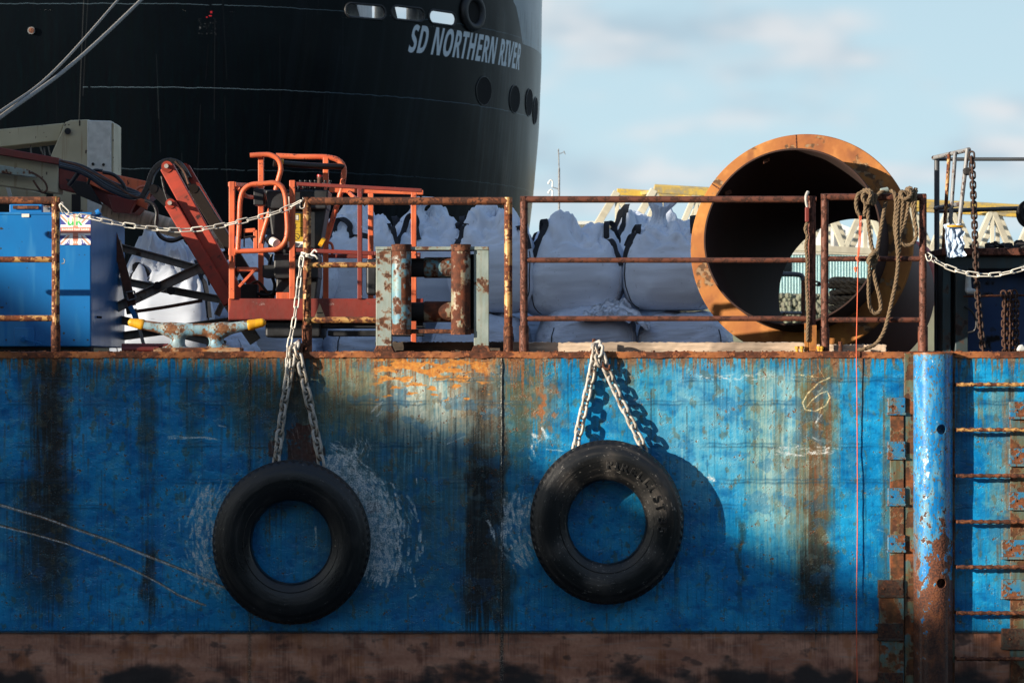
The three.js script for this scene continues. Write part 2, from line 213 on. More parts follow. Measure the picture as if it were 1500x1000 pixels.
const M = {
  rust: mat('rust', peel({ paint: [150, 92, 52], paint2: [120, 66, 36], rust: [104, 54, 28], rust2: [58, 33, 22], amt: 0.55, rough: 0.8, seed: 3, f: 9 }), { tile: 0.4 }),
  rustBrown: mat('brown_rusty_steel', peel({ paint: [112, 62, 42], paint2: [92, 50, 36], rust: [84, 44, 28], rust2: [52, 30, 22], amt: 0.45, rough: 0.66, seed: 5, f: 10, dirty: 0.25 }), { tile: 0.35, bump: 0.001 }),
  creamRust: mat('peeling_cream_paint', peel({ paint: [196, 160, 100], paint2: [176, 130, 72], rust: [122, 62, 28], rust2: [66, 36, 22], amt: 0.52, seed: 8, f: 7, dirt: [130, 80, 40] }), { tile: 0.35 }),
  dedge: mat('rusty_deck_edge', (x, y) => { const a = peel({ paint: [176, 112, 56], paint2: [146, 82, 44], rust: [112, 58, 30], rust2: [70, 40, 26], amt: 0.5, rough: 0.85, seed: 12, f: 7 })(x, y), l = ss(0.25, 0.42, tf(x, y, 5, 9, 44, 4)); return [mixn(a[0], 196, l * 0.6), mixn(a[1], 172, l * 0.6), mixn(a[2], 140, l * 0.6), a[3], a[4]]; }, { tile: 0.6, bump: 0.004 }),
  blueRoller: mat('flaking_blue_paint', peel({ paint: [112, 146, 150], paint2: [64, 124, 156], rust: [120, 60, 28], rust2: [66, 38, 26], amt: 0.47, seed: 21, f: 4, dirt: [150, 120, 80] }), { tile: 0.5, bump: 0.004 }),
  blueRoller2: mat('flaking_grey_blue_paint', peel({ paint: [150, 142, 118], paint2: [104, 138, 140], rust: [106, 52, 26], rust2: [62, 36, 26], amt: 0.6, seed: 25, f: 4, dirt: [130, 90, 60] }), { tile: 0.5, bump: 0.004 }),
  greyFrame: mat('grey_green_flaking_paint', peel({ paint: [150, 158, 150], paint2: [128, 146, 142], rust: [116, 66, 36], rust2: [74, 46, 32], amt: 0.34, seed: 31, f: 5, dirt: [120, 96, 66] }), { tile: 0.45, bump: 0.003 }),
  cleat: mat('worn_cleat_paint', peel({ paint: [96, 142, 164], paint2: [186, 188, 174], rust: [132, 86, 50], rust2: [84, 52, 34], amt: 0.44, seed: 37, f: 6, rough: 0.5 }), { tile: 0.35, bump: 0.003 }),
  yellow: mat('worn_yellow_paint', peel({ paint: [226, 168, 20], paint2: [206, 142, 16], rust: [128, 82, 40], amt: 0.2, seed: 41, f: 8, dirty: 0.3 }), { lite: true, tile: 0.25 }),
  red: mat('faded_red_orange_paint', peel({ paint: [218, 108, 66], paint2: [204, 90, 54], rust: [126, 60, 42], rust2: [70, 34, 28], amt: 0.2, seed: 45, f: 11, dirty: 0.5, rough: 0.45 }), { tile: 0.5, bump: 0.0006 }),
  redArm: mat('dull_red_boom_paint', peel({ paint: [172, 62, 42], paint2: [152, 52, 38], rust: [92, 40, 32], amt: 0.18, seed: 47, f: 9, dirty: 0.5, rough: 0.5 }), { lite: true, tile: 0.5, bump: 0.0006 }),
  redDark: mat('dull_dark_red_paint', peel({ paint: [128, 46, 36], paint2: [112, 38, 32], rust: [84, 40, 34], rust2: [150, 120, 116], amt: 0.16, seed: 49, f: 7, dirty: 0.4, rough: 0.5 }), { tile: 0.5, bump: 0.0008 }),
  tankBlue: mat('blue_tank_paint', (x, y) => { const a = tf(x, y, 3, 2, 61, 4), st = ss(0.2, 0.6, tf(x, y, 14, 2, 63, 3)); const c = mix3([26, 112, 176], [20, 98, 162], cl(0.5 + a)); const e = mix3(c, [96, 150, 190], st * 0.35), sp = ss(0.62, 0.7, tf(x, y, 30, 24, 65, 2)); return [...mix3(e, [60, 50, 44], sp * 0.0 + ss(0.74, 0.8, tf(x, y, 30, 24, 65, 2))), 0.5 + 0.2 * a - 0.2 * sp, 0.34 + 0.1 * a]; }, { size: 512, tile: 1.1, bump: 0.0012 }),
  tan: mat('faded_cream_paint', (x, y) => { const a = tf(x, y, 4, 4, 71, 4), st = ss(0.35, 0.7, tf(x, y, 26, 2, 73, 3)), sp = ss(0.66, 0.74, tf(x, y, 26, 26, 75, 2)); let c = mix3([186, 176, 146], [170, 160, 132], cl(0.5 + a)); c = mix3(c, [120, 84, 54], st * 0.3); return [...mix3(c, [60, 46, 36], sp * 0.8), 0.5, 0.5 + 0.1 * a]; }, { size: 512, tile: 0.9 }),
  whitePaint: mat('weathered_white_paint', plain({ c: [206, 206, 200], c2: [184, 186, 180], f: 5, vary: 0.08, rough: 0.5, seed: 81 }), { tile: 0.9, bump: 0.0006 }),
  black: mat('black_plastic', plain({ c: [26, 27, 29], c2: [36, 37, 40], f: 6, vary: 0.3, rough: 0.5, seed: 85 }), { tile: 0.4, bump: 0.0006 }),
  hose: mat('black_rubber_hose', plain({ c: [20, 20, 22], c2: [30, 30, 32], f: 8, vary: 0.4, rough: 0.45, seed: 87 }), { tile: 0.2 }),
  darkSteel: mat('dark_greasy_steel', plain({ c: [58, 50, 45], c2: [40, 34, 30], f: 5, vary: 0.4, rough: 0.45, seed: 89 }), { tile: 0.3, metal: 0.5 }),
  greySteel: mat('weathered_grey_steel', peel({ paint: [156, 150, 138], paint2: [132, 128, 118], rust: [110, 80, 60], amt: 0.22, seed: 91, f: 6, dirty: 0.5 }), { lite: true, tile: 0.6 }),
  paleGal: mat('pale_galvanised_pipe', peel({ paint: [116, 120, 124], paint2: [140, 142, 142], rust: [92, 54, 36], amt: 0.32, seed: 95, f: 8, dirty: 0.4 }), { lite: true, tile: 0.4 }),
  darkPipe: mat('dark_grey_painted_pipe', peel({ paint: [66, 70, 74], paint2: [82, 86, 88], rust: [88, 52, 36], amt: 0.16, seed: 97, f: 8 }), { lite: true, tile: 0.4 }),
  chainGal: mat('galvanised_chain', plain({ c: [196, 192, 184], c2: [160, 152, 142], f: 5, vary: 0.25, grain: 0.15, rough: 0.5, seed: 101 }), { tile: 0.12, metal: 0.1, bump: 0.0008 }),
  chainGalB: mat('stained_galvanised_chain', peel({ paint: [170, 164, 152], paint2: [150, 140, 126], rust: [126, 82, 52], amt: 0.3, seed: 103, f: 5 }), { lite: true, tile: 0.12, metal: 0.25 }),
  chainRust: mat('rusted_chain', plain({ c: [82, 52, 36], c2: [56, 36, 26], f: 6, vary: 0.4, rough: 0.88, seed: 105 }), { tile: 0.15 }),
  chainDark: mat('dark_rusted_chain', plain({ c: [40, 33, 30], c2: [58, 42, 34], f: 6, vary: 0.4, rough: 0.75, seed: 106 }), { tile: 0.15 }),
  chainWhite: mat('white_plastic_chain', plain({ c: [226, 220, 206], c2: [212, 206, 192], f: 5, vary: 0.06, rough: 0.5, seed: 107 }), { tile: 0.2 }),
  rope: mat('weathered_brown_rope', plain({ c: [124, 104, 78], c2: [98, 80, 60], f: 10, vary: 0.35, grain: 0.3, rough: 0.95, seed: 109 }), { tile: 0.12, bump: 0.001 }),
  ropePale: mat('pale_mooring_rope', plain({ c: [150, 146, 138], c2: [126, 122, 116], f: 10, vary: 0.25, grain: 0.3, rough: 0.95, seed: 111 }), { tile: 0.2 }),
  twine: mat('orange_twine', plain({ c: [232, 110, 70], c2: [216, 96, 66], f: 6, vary: 0.15, rough: 0.8, seed: 113 }), { tile: 0.2 }),
  strap: mat('dark_webbing', (x, y) => { const a = tf(x, y, 6, 6, 115, 3), w = Math.sin(y * 6.283 * 40) * 0.5; const k = 1 + 0.3 * a + 0.12 * w; return [40 * k, 42 * k, 48 * k, 0.5 + w * 0.4, 0.85]; }, { lite: true, tile: 0.25 }),
  strapBrown: mat('brown_webbing', (x, y) => { const a = tf(x, y, 6, 6, 117, 3), w = Math.sin(y * 6.283 * 40) * 0.5; const k = 1 + 0.3 * a + 0.12 * w; return [84 * k, 56 * k, 42 * k, 0.5 + w * 0.4, 0.85]; }, { lite: true, tile: 0.25 }),
  cord: mat('pale_seam_cord', plain({ c: [196, 198, 204], f: 8, vary: 0.1, rough: 0.9, seed: 119 }), { tile: 0.2 }),
  bag: mat('woven_polypropylene', (x, y) => { const a = tf(x, y, 4, 5, 121, 4), wr = tf(x, y, 4, 12, 123, 3), w = Math.sin(x * 6.283 * 64) * Math.sin(y * 6.283 * 64), sp = ss(0.6, 0.72, tf(x, y, 34, 34, 125, 2)); const k = 1 + 0.09 * a - 0.12 * sp; return [212 * k, 220 * k, 232 * k, 0.5 + 0.3 * wr + 0.12 * a + 0.03 * w, 0.55 + 0.12 * a]; }, { size: 512, tile: 0.9, bump: 0.012 }),
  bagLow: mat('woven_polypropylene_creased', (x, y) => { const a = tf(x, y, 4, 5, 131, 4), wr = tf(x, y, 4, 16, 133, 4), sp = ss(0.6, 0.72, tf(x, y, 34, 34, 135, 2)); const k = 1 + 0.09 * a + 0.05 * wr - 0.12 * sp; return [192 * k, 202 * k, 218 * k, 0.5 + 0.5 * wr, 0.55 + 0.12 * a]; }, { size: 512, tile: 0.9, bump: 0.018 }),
  timber: mat('bleached_timber', (x, y) => { const g = tf(x, y, 3, 44, 141, 4), a = tf(x, y, 4, 6, 143, 4), cr = ss(0.48, 0.6, tf(x, y, 3, 30, 145, 3)); const k = 1 + 0.2 * g + 0.16 * a; return [...mix3(mix3([196 * k, 174 * k, 150 * k], [140 * k, 124 * k, 108 * k], ss(-0.1, 0.5, a)), [70, 54, 42], cr), 0.6 + 0.3 * g - 0.5 * cr, 0.9]; }, { size: 512, tile: 0.8, bump: 0.006 }),
  timberDark: mat('dark_wet_timber', (x, y) => { const g = tf(x, y, 3, 44, 151, 4), a = tf(x, y, 4, 6, 153, 4); const k = 1 + 0.35 * g + 0.2 * a; return [74 * k, 64 * k, 54 * k, 0.6 + 0.4 * g, 0.85]; }, { lite: true, tile: 0.8, bump: 0.006 }),
  tyre: mat('worn_tyre_rubber', (x, y) => { const a = tf(x, y, 4, 5, 161, 5), b = tf(x, y, 40, 40, 163, 2), st = ss(0.1, 0.6, tf(x, y, 3, 22, 165, 4)), ch = ss(0.6, 0.7, tf(x, y, 34, 50, 167, 3)); let c = mix3([17, 17, 18], [58, 54, 50], cl(ss(-0.1, 0.7, a) * 0.5 + st * 0.3)); c = mix3(c, [140, 132, 124], ch * 0.6); return [...c, 0.5 + 0.25 * a + 0.15 * b, 0.36 + 0.2 * a + 0.12 * st]; }, { size: 512, tile: 1, bump: 0.002 }),
  tyreB: mat('dusty_tyre_rubber', (x, y) => { const a = tf(x, y, 5, 4, 168, 5), b = tf(x, y, 40, 40, 163, 2), st = ss(0.0, 0.55, tf(x, y, 3, 26, 166, 4)), ch = ss(0.5, 0.6, tf(x, y, 40, 60, 169, 3) + 0.2 * a); let c = mix3([18, 18, 18], [84, 77, 70], cl(ss(-0.2, 0.7, a) * 0.55 + st * 0.35)); c = mix3(c, [176, 170, 160], ch * 0.5); return [...c, 0.5 + 0.25 * a + 0.15 * b, 0.4 + 0.2 * a]; }, { size: 512, tile: 1, bump: 0.002 }),
  pipeOrange: mat('orange_surface_rust', (x, y) => { const a = tf(x, y, 3, 3, 171, 5), b = tf(x, y, 9, 7, 173, 4), e = tf(x, y, 18, 18, 176, 4), k = ss(0.1, 0.18, tf(x, y, 4, 5, 175, 5) + 0.22 * b) * ss(-0.4, 0.1, e), fl = tf(x, y, 40, 40, 177, 2); let c = mix3([178, 120, 50], [146, 86, 36], cl(0.5 + a * 1.2)); c = mix3(c, [108, 58, 28], ss(0.05, 0.6, b) * 0.6); c = mix3(c, [208, 146, 78], ss(0.2, 0.6, -b) * 0.4); c = mix3(c, fl > 0.05 ? [132, 114, 92] : [78, 58, 42], k * 0.85); return [...c, 0.6 - 0.35 * k + 0.12 * b + 0.1 * fl, 0.78 + 0.15 * k]; }, { size: 512, tile: 1.15, bump: 0.005 }),
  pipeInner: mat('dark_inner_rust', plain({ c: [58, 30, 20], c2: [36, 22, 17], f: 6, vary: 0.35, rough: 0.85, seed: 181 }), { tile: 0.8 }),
  pipeBody: mat('dark_red_brown_rust', plain({ c: [88, 42, 34], c2: [64, 32, 26], f: 4, vary: 0.3, rough: 0.75, seed: 185 }), { tile: 0.8 }),
  drumRed: mat('faded_red_buoy', plain({ c: [176, 40, 36], c2: [150, 34, 32], f: 4, vary: 0.12, rough: 0.45, seed: 187 }), { tile: 0.8 }),
  tealSteel: mat('dark_teal_rusting_steel', peel({ paint: [62, 82, 84], paint2: [50, 66, 70], rust: [92, 54, 38], amt: 0.28, seed: 191, f: 5, dirty: 0.6 }), { lite: true, tile: 0.7 }),
  bluePlate: mat('mottled_dark_blue_plate', peel({ paint: [34, 66, 112], paint2: [28, 56, 98], rust: [28, 26, 30], rust2: [18, 16, 18], amt: 0.3, seed: 193, f: 6, dirty: 0.5 }), { size: 512, tile: 1 }),
  scrap: mat('black_scrap', plain({ c: [44, 40, 38], c2: [28, 26, 26], f: 7, vary: 0.5, rough: 0.9, seed: 195 }), { tile: 0.3 }),
  sheet: mat('printed_plastic_sheet', (x, y) => { const a = tf(x, y, 5, 5, 197, 4), p = ss(0.05, 0.12, tf(x, y, 9, 12, 199, 3)) * ss(0.25, 0.35, y) * (1 - ss(0.7, 0.8, y)); return [...mix3([176, 196, 218], [150, 168, 192], p * 0.3), 0.5 + 0.4 * a, 0.35]; }, { lite: true, tile: 0.35, bump: 0.0015 }),
  gantry: mat('faded_yellow_and_cream_steel', peel({ paint: [206, 200, 178], paint2: [190, 184, 164], rust: [170, 150, 110], amt: 0.08, seed: 201, f: 4, dirty: 0.25 }), { lite: true, tile: 3.5 }),
  gantryYellow: mat('faded_yellow_steel', peel({ paint: [204, 170, 74], paint2: [196, 170, 104], rust: [146, 136, 112], rust2: [170, 152, 108], amt: 0.38, seed: 203, f: 8, dirty: 0.3 }), { lite: true, tile: 2.4 }),
  shed: mat('pale_white_cladding', plain({ c: [226, 226, 222], c2: [214, 216, 214], f: 3, vary: 0.05, rough: 0.6, seed: 205 }), { tile: 6 }),
  teal: mat('pale_teal_cladding', plain({ c: [176, 206, 206], c2: [164, 196, 198], f: 4, vary: 0.08, rough: 0.5, seed: 207 }), { tile: 4 }),
  concrete: mat('weedy_quay_concrete', plain({ c: [126, 124, 108], c2: [104, 110, 92], f: 6, vary: 0.25, rough: 0.9, seed: 209 }), { tile: 8 }),
  brick: mat('grey_cladding', plain({ c: [120, 122, 122], f: 4, vary: 0.1, rough: 0.8, seed: 211 }), { tile: 5 }),
  deck: mat('worn_steel_deck', peel({ paint: [70, 66, 60], rust: [84, 52, 36], amt: 0.5, seed: 213, f: 5 }), { lite: true, tile: 1.5 }),
  holeDark: new THREE.MeshStandardMaterial({ color: 0x020202, roughness: 0.9 }), holeRim: new THREE.MeshStandardMaterial({ color: 0x14171a, roughness: 0.4 }),
  glass: new THREE.MeshPhysicalMaterial({ color: 0x0a0d10, roughness: 0.08, metalness: 0 }),
  water: (() => { const f = (x, y) => [34, 52, 58, 0.5 + 0.5 * tf(x, y, 8, 14, 215, 5), 0.12]; const m = mat('harbour_water', f, { tile: 6, bump: 0.12 }); return m; })(),
  yellowLabel: null,
};

// ---------------------------------------------------------------- the barge side: paint, stains, scrapes
const HX0 = -60, HX1 = 1560, HY0 = 508, HY1 = 1020, HW = 2048, HH = 647;   // photo pixels covered by the paint map
function hullPaint() {
  const k = HW / (HX1 - HX0), cv = document.createElement('canvas'); cv.width = HW; cv.height = HH; const g = cv.getContext('2d'), R = rng(5);
  g.fillStyle = '#000'; g.fillRect(0, 0, HW, HH); g.setTransform(k, 0, 0, k, -HX0 * k, -HY0 * k); g.lineCap = 'round'; g.lineJoin = 'round'; g.globalCompositeOperation = 'lighter';
  // red channel: white scrapes; green: rusty scratches; blue: bare primer patches
  const line = (pts, w, c) => { g.strokeStyle = c; g.lineWidth = w; g.beginPath(); pts.forEach(([x, y], i) => i ? g.lineTo(x, y) : g.moveTo(x, y)); g.stroke(); };
  const wob = (x0, y0, x1, y1, n, a) => { const o = []; for (let i = 0; i <= n; i++) { const t = i / n; o.push([x0 + (x1 - x0) * t + (R() - 0.5) * a, y0 + (y1 - y0) * t + (R() - 0.5) * a]); } return o; };
  const scr = (cx, cy, rx, ry, a0, a1, n, len, w, al) => { for (let i = 0; i < n; i++) { const a = a0 + (a1 - a0) * R(), q = 1 + (R() + R() - 1) * 0.28, x = cx + rx * q * Math.cos(a), y = cy + ry * q * Math.sin(a), t = a + Math.PI / 2 + (R() - 0.5) * 0.7, l = len * (0.3 + R()); line(wob(x, y, x + Math.cos(t) * l, y + Math.sin(t) * l, 4, 1.6), w * (0.3 + R()), `rgba(255,0,0,${al * (0.3 + 0.7 * R())})`); } };
  scr(430, 800, 124, 138, -1.15, 0.25, 130, 26, 11, 0.16); scr(430, 790, 132, 130, 2.7, 3.6, 40, 30, 9, 0.14); scr(888, 770, 132, 95, 2.5, 3.5, 30, 30, 10, 0.16);
  scr(430, 800, 122, 136, -1.2, -0.35, 700, 18, 2, 0.75); scr(430, 800, 126, 138, -0.6, 0.3, 520, 18, 2.8, 0.8); scr(432, 800, 152, 150, -0.6, 0.25, 90, 16, 3.6, 0.9); scr(430, 790, 135, 130, 2.6, 3.7, 150, 24, 3.2, 0.7);
  scr(470, 650, 60, 22, -0.6, 1.6, 120, 16, 1.1, 0.5); for (let i = 0; i < 60; i++) { const x = 395 + R() * 90, y = 612 + R() * 40; line(wob(x, y, x + (R() - 0.4) * 8, y + 8 + R() * 16, 3, 1), 0.7 + R(), `rgba(255,0,0,${0.3 * R()})`); }
  scr(888, 770, 132, 95, 2.5, 3.55, 70, 26, 4, 0.8); scr(820, 660, 40, 26, 2.6, 4.2, 24, 10, 2, 0.5);
  for (const [x, y, l, w, t] of [[715, 762, 26, 5, 1.2], [722, 778, 16, 4, 1.4], [735, 800, 22, 2, 1.5], [600, 876, 20, 3, -0.4], [545, 602, 28, 4, -0.9], [552, 610, 18, 2, -0.8], [462, 770, 34, 3, 1.55], [245, 640, 70, 4, 0.02], [300, 642, 22, 3, 0.1], [318, 622, 14, 2, 0.3], [610, 700, 10, 2, 1.5], [655, 650, 40, 1.5, -0.6], [1040, 700, 8, 7, 0.4], [1184, 662, 32, 4, 0.1], [1150, 664, 30, 3, 0.15], [1195, 620, 34, 2, -1.1], [1190, 640, 18, 1.5, 0.5], [1195, 620, 20, 1.5, 0.7], [930, 585, 3, 3, 0], [795, 628, 16, 4, 1.2], [780, 635, 14, 5, 0.5], [800, 658, 26, 2, 0.1]])
    for (let i = 0; i < 5; i++) line(wob(x + (R() - 0.5) * w, y + (R() - 0.5) * w, x + Math.cos(t) * l * (0.5 + R() * 0.5), y + Math.sin(t) * l * (0.5 + R() * 0.5), 6, w * 0.6), w * 0.35, `rgba(255,0,0,${0.25 + 0.4 * R()})`);
  for (let i = 0; i < 170; i++) { const x = -40 + R() * 1380, y = 530 + R() * 390, t = R() * 3.14, l = 2 + R() * R() * 16; line(wob(x, y, x + Math.cos(t) * l, y + Math.sin(t) * l, 3, 1), 0.5 + R(), `rgba(255,0,0,${0.35 * R()})`); }
  line([[1216, 553], [1200, 560], [1183, 577], [1176, 590], [1180, 600], [1195, 602], [1210, 594], [1216, 582], [1212, 573], [1202, 576], [1190, 586], [1182, 596]], 1.7, 'rgba(255,0,0,.85)');
  line([[1198, 536], [1212, 560], [1200, 574]], 0.8, 'rgba(255,0,0,.5)'); line([[305, 535], [306, 568]], 1, 'rgba(255,0,0,.5)'); line([[335, 562], [345, 568], [356, 562], [362, 545]], 1, 'rgba(255,0,0,.4)'); line([[322, 555], [332, 549]], 1.4, 'rgba(255,0,0,.5)');
  // long rope scratches
  for (const [pts, w, a] of [[[[-60, 722], [0, 740], [60, 757], [110, 775], [160, 792], [210, 812], [260, 832], [300, 848], [332, 862]], 3.2, 0.7], [[[-60, 752], [0, 770], [45, 781], [100, 797], [150, 816], [190, 832], [230, 852], [262, 872], [300, 886]], 2.6, 0.65]]) {
    const f = (q) => pts.map(([x, y]) => [x + (R() - 0.5) * q, y + (R() - 0.5) * q]); line(f(1), w * 1.3, `rgba(0,255,0,${a + 0.2})`); line(f(2), w * 0.6, 'rgba(255,0,0,.8)'); line(f(3), w * 0.4, 'rgba(255,0,0,.6)');
  }
  for (let i = 0; i < 90; i++) { const x = 1015 + R() * 175, y = 552 + (R() - 0.5) * 9; line(wob(x, y, x + 3 + R() * 9, y + (R() - 0.5) * 7, 3, 2), 0.6 + R(), `rgba(255,0,0,${0.6 * R()})`); } for (let i = 0; i < 60; i++) { const x = 1130 + R() * 90, y = 660 + (R() - 0.5) * 12; line(wob(x, y, x + 2 + R() * 10, y + (R() - 0.5) * 6, 3, 2), 0.8 + 1.4 * R(), `rgba(255,0,0,${0.7 * R()})`); }
  for (let i = 0; i < 24; i++) line(wob(270 + R() * 50, 830 + R() * 30, 318 + R() * 16, 856 + R() * 24, 4, 4), 1 + R(), `rgba(255,0,0,${0.4 * R()})`);
  // bare primer: behind the left chain, orange losses under the fairlead
  const patch = (x0, y0, x1, y1, c) => { g.fillStyle = c; g.beginPath(); const n = 40; for (let i = 0; i < n; i++) { const a = i / n * 6.2832, q = 0.82 + 0.3 * R(), ex = Math.sign(Math.cos(a)) * Math.pow(Math.abs(Math.cos(a)), 0.5), ey = Math.sign(Math.sin(a)) * Math.pow(Math.abs(Math.sin(a)), 0.5); g.lineTo((x0 + x1) / 2 + ex * (x1 - x0) / 2 * q, (y0 + y1) / 2 + ey * (y1 - y0) / 2 * q); } g.fill(); };
  patch(419, 618, 468, 692, 'rgba(0,0,255,.9)'); patch(392, 645, 412, 670, 'rgba(0,0,255,.8)'); patch(455, 652, 476, 672, 'rgba(0,0,255,.7)'); patch(534, 735, 560, 752, 'rgba(0,0,255,.45)');
  const cv2 = document.createElement('canvas'); cv2.width = HW; cv2.height = HH; const d = cv2.getContext('2d'); d.fillStyle = '#000'; d.fillRect(0, 0, HW, HH); d.setTransform(k, 0, 0, k, -HX0 * k, -HY0 * k); d.globalCompositeOperation = 'lighter';
  const drip = (x, y, l, w, ch, al) => { const q = d.createLinearGradient(0, y, 0, y + l), col = (v) => `rgba(${ch === 0 ? 255 : 0},${ch === 1 ? 255 : 0},${ch === 2 ? 255 : 0},${v})`; q.addColorStop(0, col(al)); q.addColorStop(0.3, col(al * 0.7)); q.addColorStop(1, col(0)); d.fillStyle = q; d.beginPath(); d.moveTo(x - w / 2, y); d.lineTo(x + w / 2, y); d.lineTo(x + w * 0.3 + R() - 0.5, y + l); d.lineTo(x - w * 0.3 + R() - 0.5, y + l); d.fill(); };
  for (let i = 0; i < 420; i++) { const x = -60 + R() * 1620, y = 518 + R() * R() * 300; drip(x, y, 20 + R() * R() * 260, 0.8 + R() * 2.4, 0, 0.15 + 0.55 * R()); }
  for (let i = 0; i < 260; i++) { const x = -60 + R() * 1620, y = R() < 0.6 ? 519 : 520 + R() * 380; drip(x, y, 12 + R() * R() * 150, 1 + R() * 3, 1, 0.2 + 0.6 * R()); }
  for (let i = 0; i < 120; i++) { const x = 500 + R() * 800, y = 525 + R() * 200; drip(x, y, 40 + R() * 160, 1 + R() * 4, 2, 0.1 + 0.35 * R()); }
  for (const [x0, w0, y0, l0, n, ch] of [[72, 50, 522, 380, 60, 0], [1196, 44, 520, 390, 70, 1], [1196, 40, 780, 150, 50, 0], [700, 40, 560, 380, 60, 0], [438, 36, 522, 160, 30, 0], [560, 150, 520, 130, 60, 1], [1140, 80, 540, 280, 40, 2], [650, 120, 525, 110, 50, 2], [1315, 26, 600, 380, 40, 1], [1440, 100, 560, 120, 24, 1], [1470, 80, 740, 190, 30, 1], [217, 20, 620, 260, 16, 0]]) for (let i = 0; i < n; i++) drip(x0 + (R() + R() - 1) * w0, y0 + R() * l0 * 0.5, l0 * (0.2 + 0.6 * R()), 0.8 + R() * 4, ch, 0.15 + 0.5 * R());
  const dd = d.getImageData(0, 0, HW, HH).data;
  const a = g.getImageData(0, 0, HW, HH).data, C = new Uint8Array(HW * HH * 4), H = new Uint8Array(HW * HH * 4);
  const stains = [ // x, half width, y0, y1, strength, colour
    [72, 30, 520, 905, 0.9, [16, 22, 22]], [75, 11, 528, 900, 0.95, [6, 8, 8]], [58, 48, 700, 915, 0.55, [16, 28, 30]], [216, 13, 540, 700, 0.6, [34, 52, 50]], [217, 10, 800, 905, 0.75, [12, 24, 26]], [282, 15, 525, 700, 0.4, [46, 66, 60]], [150, 40, 530, 620, 0.25, [50, 70, 66]],
    [400, 60, 515, 640, 0.75, [58, 54, 34]], [440, 16, 520, 680, 0.9, [22, 18, 14]], [412, 60, 600, 690, 0.4, [60, 50, 40]], [345, 34, 515, 640, 0.4, [48, 62, 50]], [600, 160, 520, 935, 0.62, [46, 78, 84]], [500, 60, 515, 640, 0.85, [104, 92, 56]], [560, 90, 515, 640, 0.75, [130, 132, 104]], [645, 85, 520, 660, 0.85, [186, 194, 180]], [690, 40, 560, 780, 0.4, [120, 132, 122]], [571, 7, 520, 640, 0.7, [60, 44, 28]], [628, 5, 520, 620, 0.5, [96, 88, 60]], [662, 4, 530, 640, 0.5, [110, 84, 54]], [520, 30, 640, 925, 0.4, [30, 58, 62]],
    [705, 34, 520, 640, 0.6, [132, 84, 44]], [706, 20, 560, 905, 0.75, [46, 40, 30]], [702, 18, 690, 925, 0.95, [14, 13, 12]], [718, 22, 690, 800, 0.85, [20, 20, 18]], [708, 34, 800, 925, 0.9, [16, 16, 15]], [737, 9, 520, 760, 0.85, [60, 48, 36]], [742, 16, 830, 925, 0.6, [30, 36, 32]],
    [770, 36, 515, 620, 0.8, [92, 92, 64]], [762, 16, 520, 700, 0.6, [76, 66, 40]], [800, 24, 560, 640, 0.35, [170, 96, 50]], [905, 28, 515, 640, 0.4, [104, 140, 140]], [868, 6, 515, 560, 0.5, [104, 66, 40]], [985, 30, 515, 720, 0.35, [126, 160, 164]],
    [1060, 44, 515, 760, 0.42, [150, 186, 188]], [1112, 20, 515, 800, 0.55, [120, 134, 104]], [1148, 44, 540, 840, 0.66, [164, 190, 182]], [1012, 26, 540, 800, 0.35, [130, 176, 186]], [945, 24, 515, 640, 0.3, [96, 130, 120]], [1222, 12, 515, 700, 0.4, [150, 120, 80]], [1142, 7, 600, 820, 0.5, [84, 88, 66]], [1194, 25, 515, 880, 0.92, [106, 88, 46]], [1200, 15, 520, 900, 0.6, [78, 62, 34]], [1196, 27, 800, 925, 0.95, [10, 14, 12]], [1188, 10, 700, 925, 0.6, [26, 30, 22]], [1165, 12, 640, 860, 0.5, [96, 104, 84]], [1262, 5, 515, 600, 0.6, [110, 70, 44]], [1245, 6, 540, 800, 0.3, [70, 110, 130]], [1300, 9, 580, 925, 0.4, [94, 82, 60]], [1332, 14, 560, 1000, 0.8, [116, 66, 36]],
    [1440, 4, 600, 640, 0.8, [120, 110, 70]], [1462, 16, 570, 860, 0.35, [150, 130, 96]], [1480, 10, 560, 920, 0.6, [140, 92, 56]], [1410, 12, 560, 900, 0.3, [30, 60, 80]], [1085, 4, 760, 900, 0.5, [40, 54, 50]], [990, 3, 740, 920, 0.4, [40, 60, 60]], [35, 14, 520, 600, 0.3, [40, 60, 60]], [-20, 26, 640, 860, 0.3, [90, 104, 104]],
  ];
  for (let y = 0; y < HH; y++) for (let x = 0; x < HW; x++) {
    const X = HX0 + (x + 0.5) / k, Y = HY0 + (y + 0.5) / k, i = y * HW + x, o = i * 4;
    const nA = fb2(X / 170, Y / 120, 4), nB = fb2(X / 42 + 40, Y / 26, 4), nC = fb2(X / 9 + 9, Y / 8, 3), sA = fb2(X / 5.5, Y / 150 + 30, 3), sB = fb2(X / 16 + 70, Y / 260, 3), nD = fb2(X / 3.2, Y / 2.6, 2), dis = fb2(X / 60 + 5, Y / 60 + 8, 3);
    let c, h = 0.5, ro = 0.29;
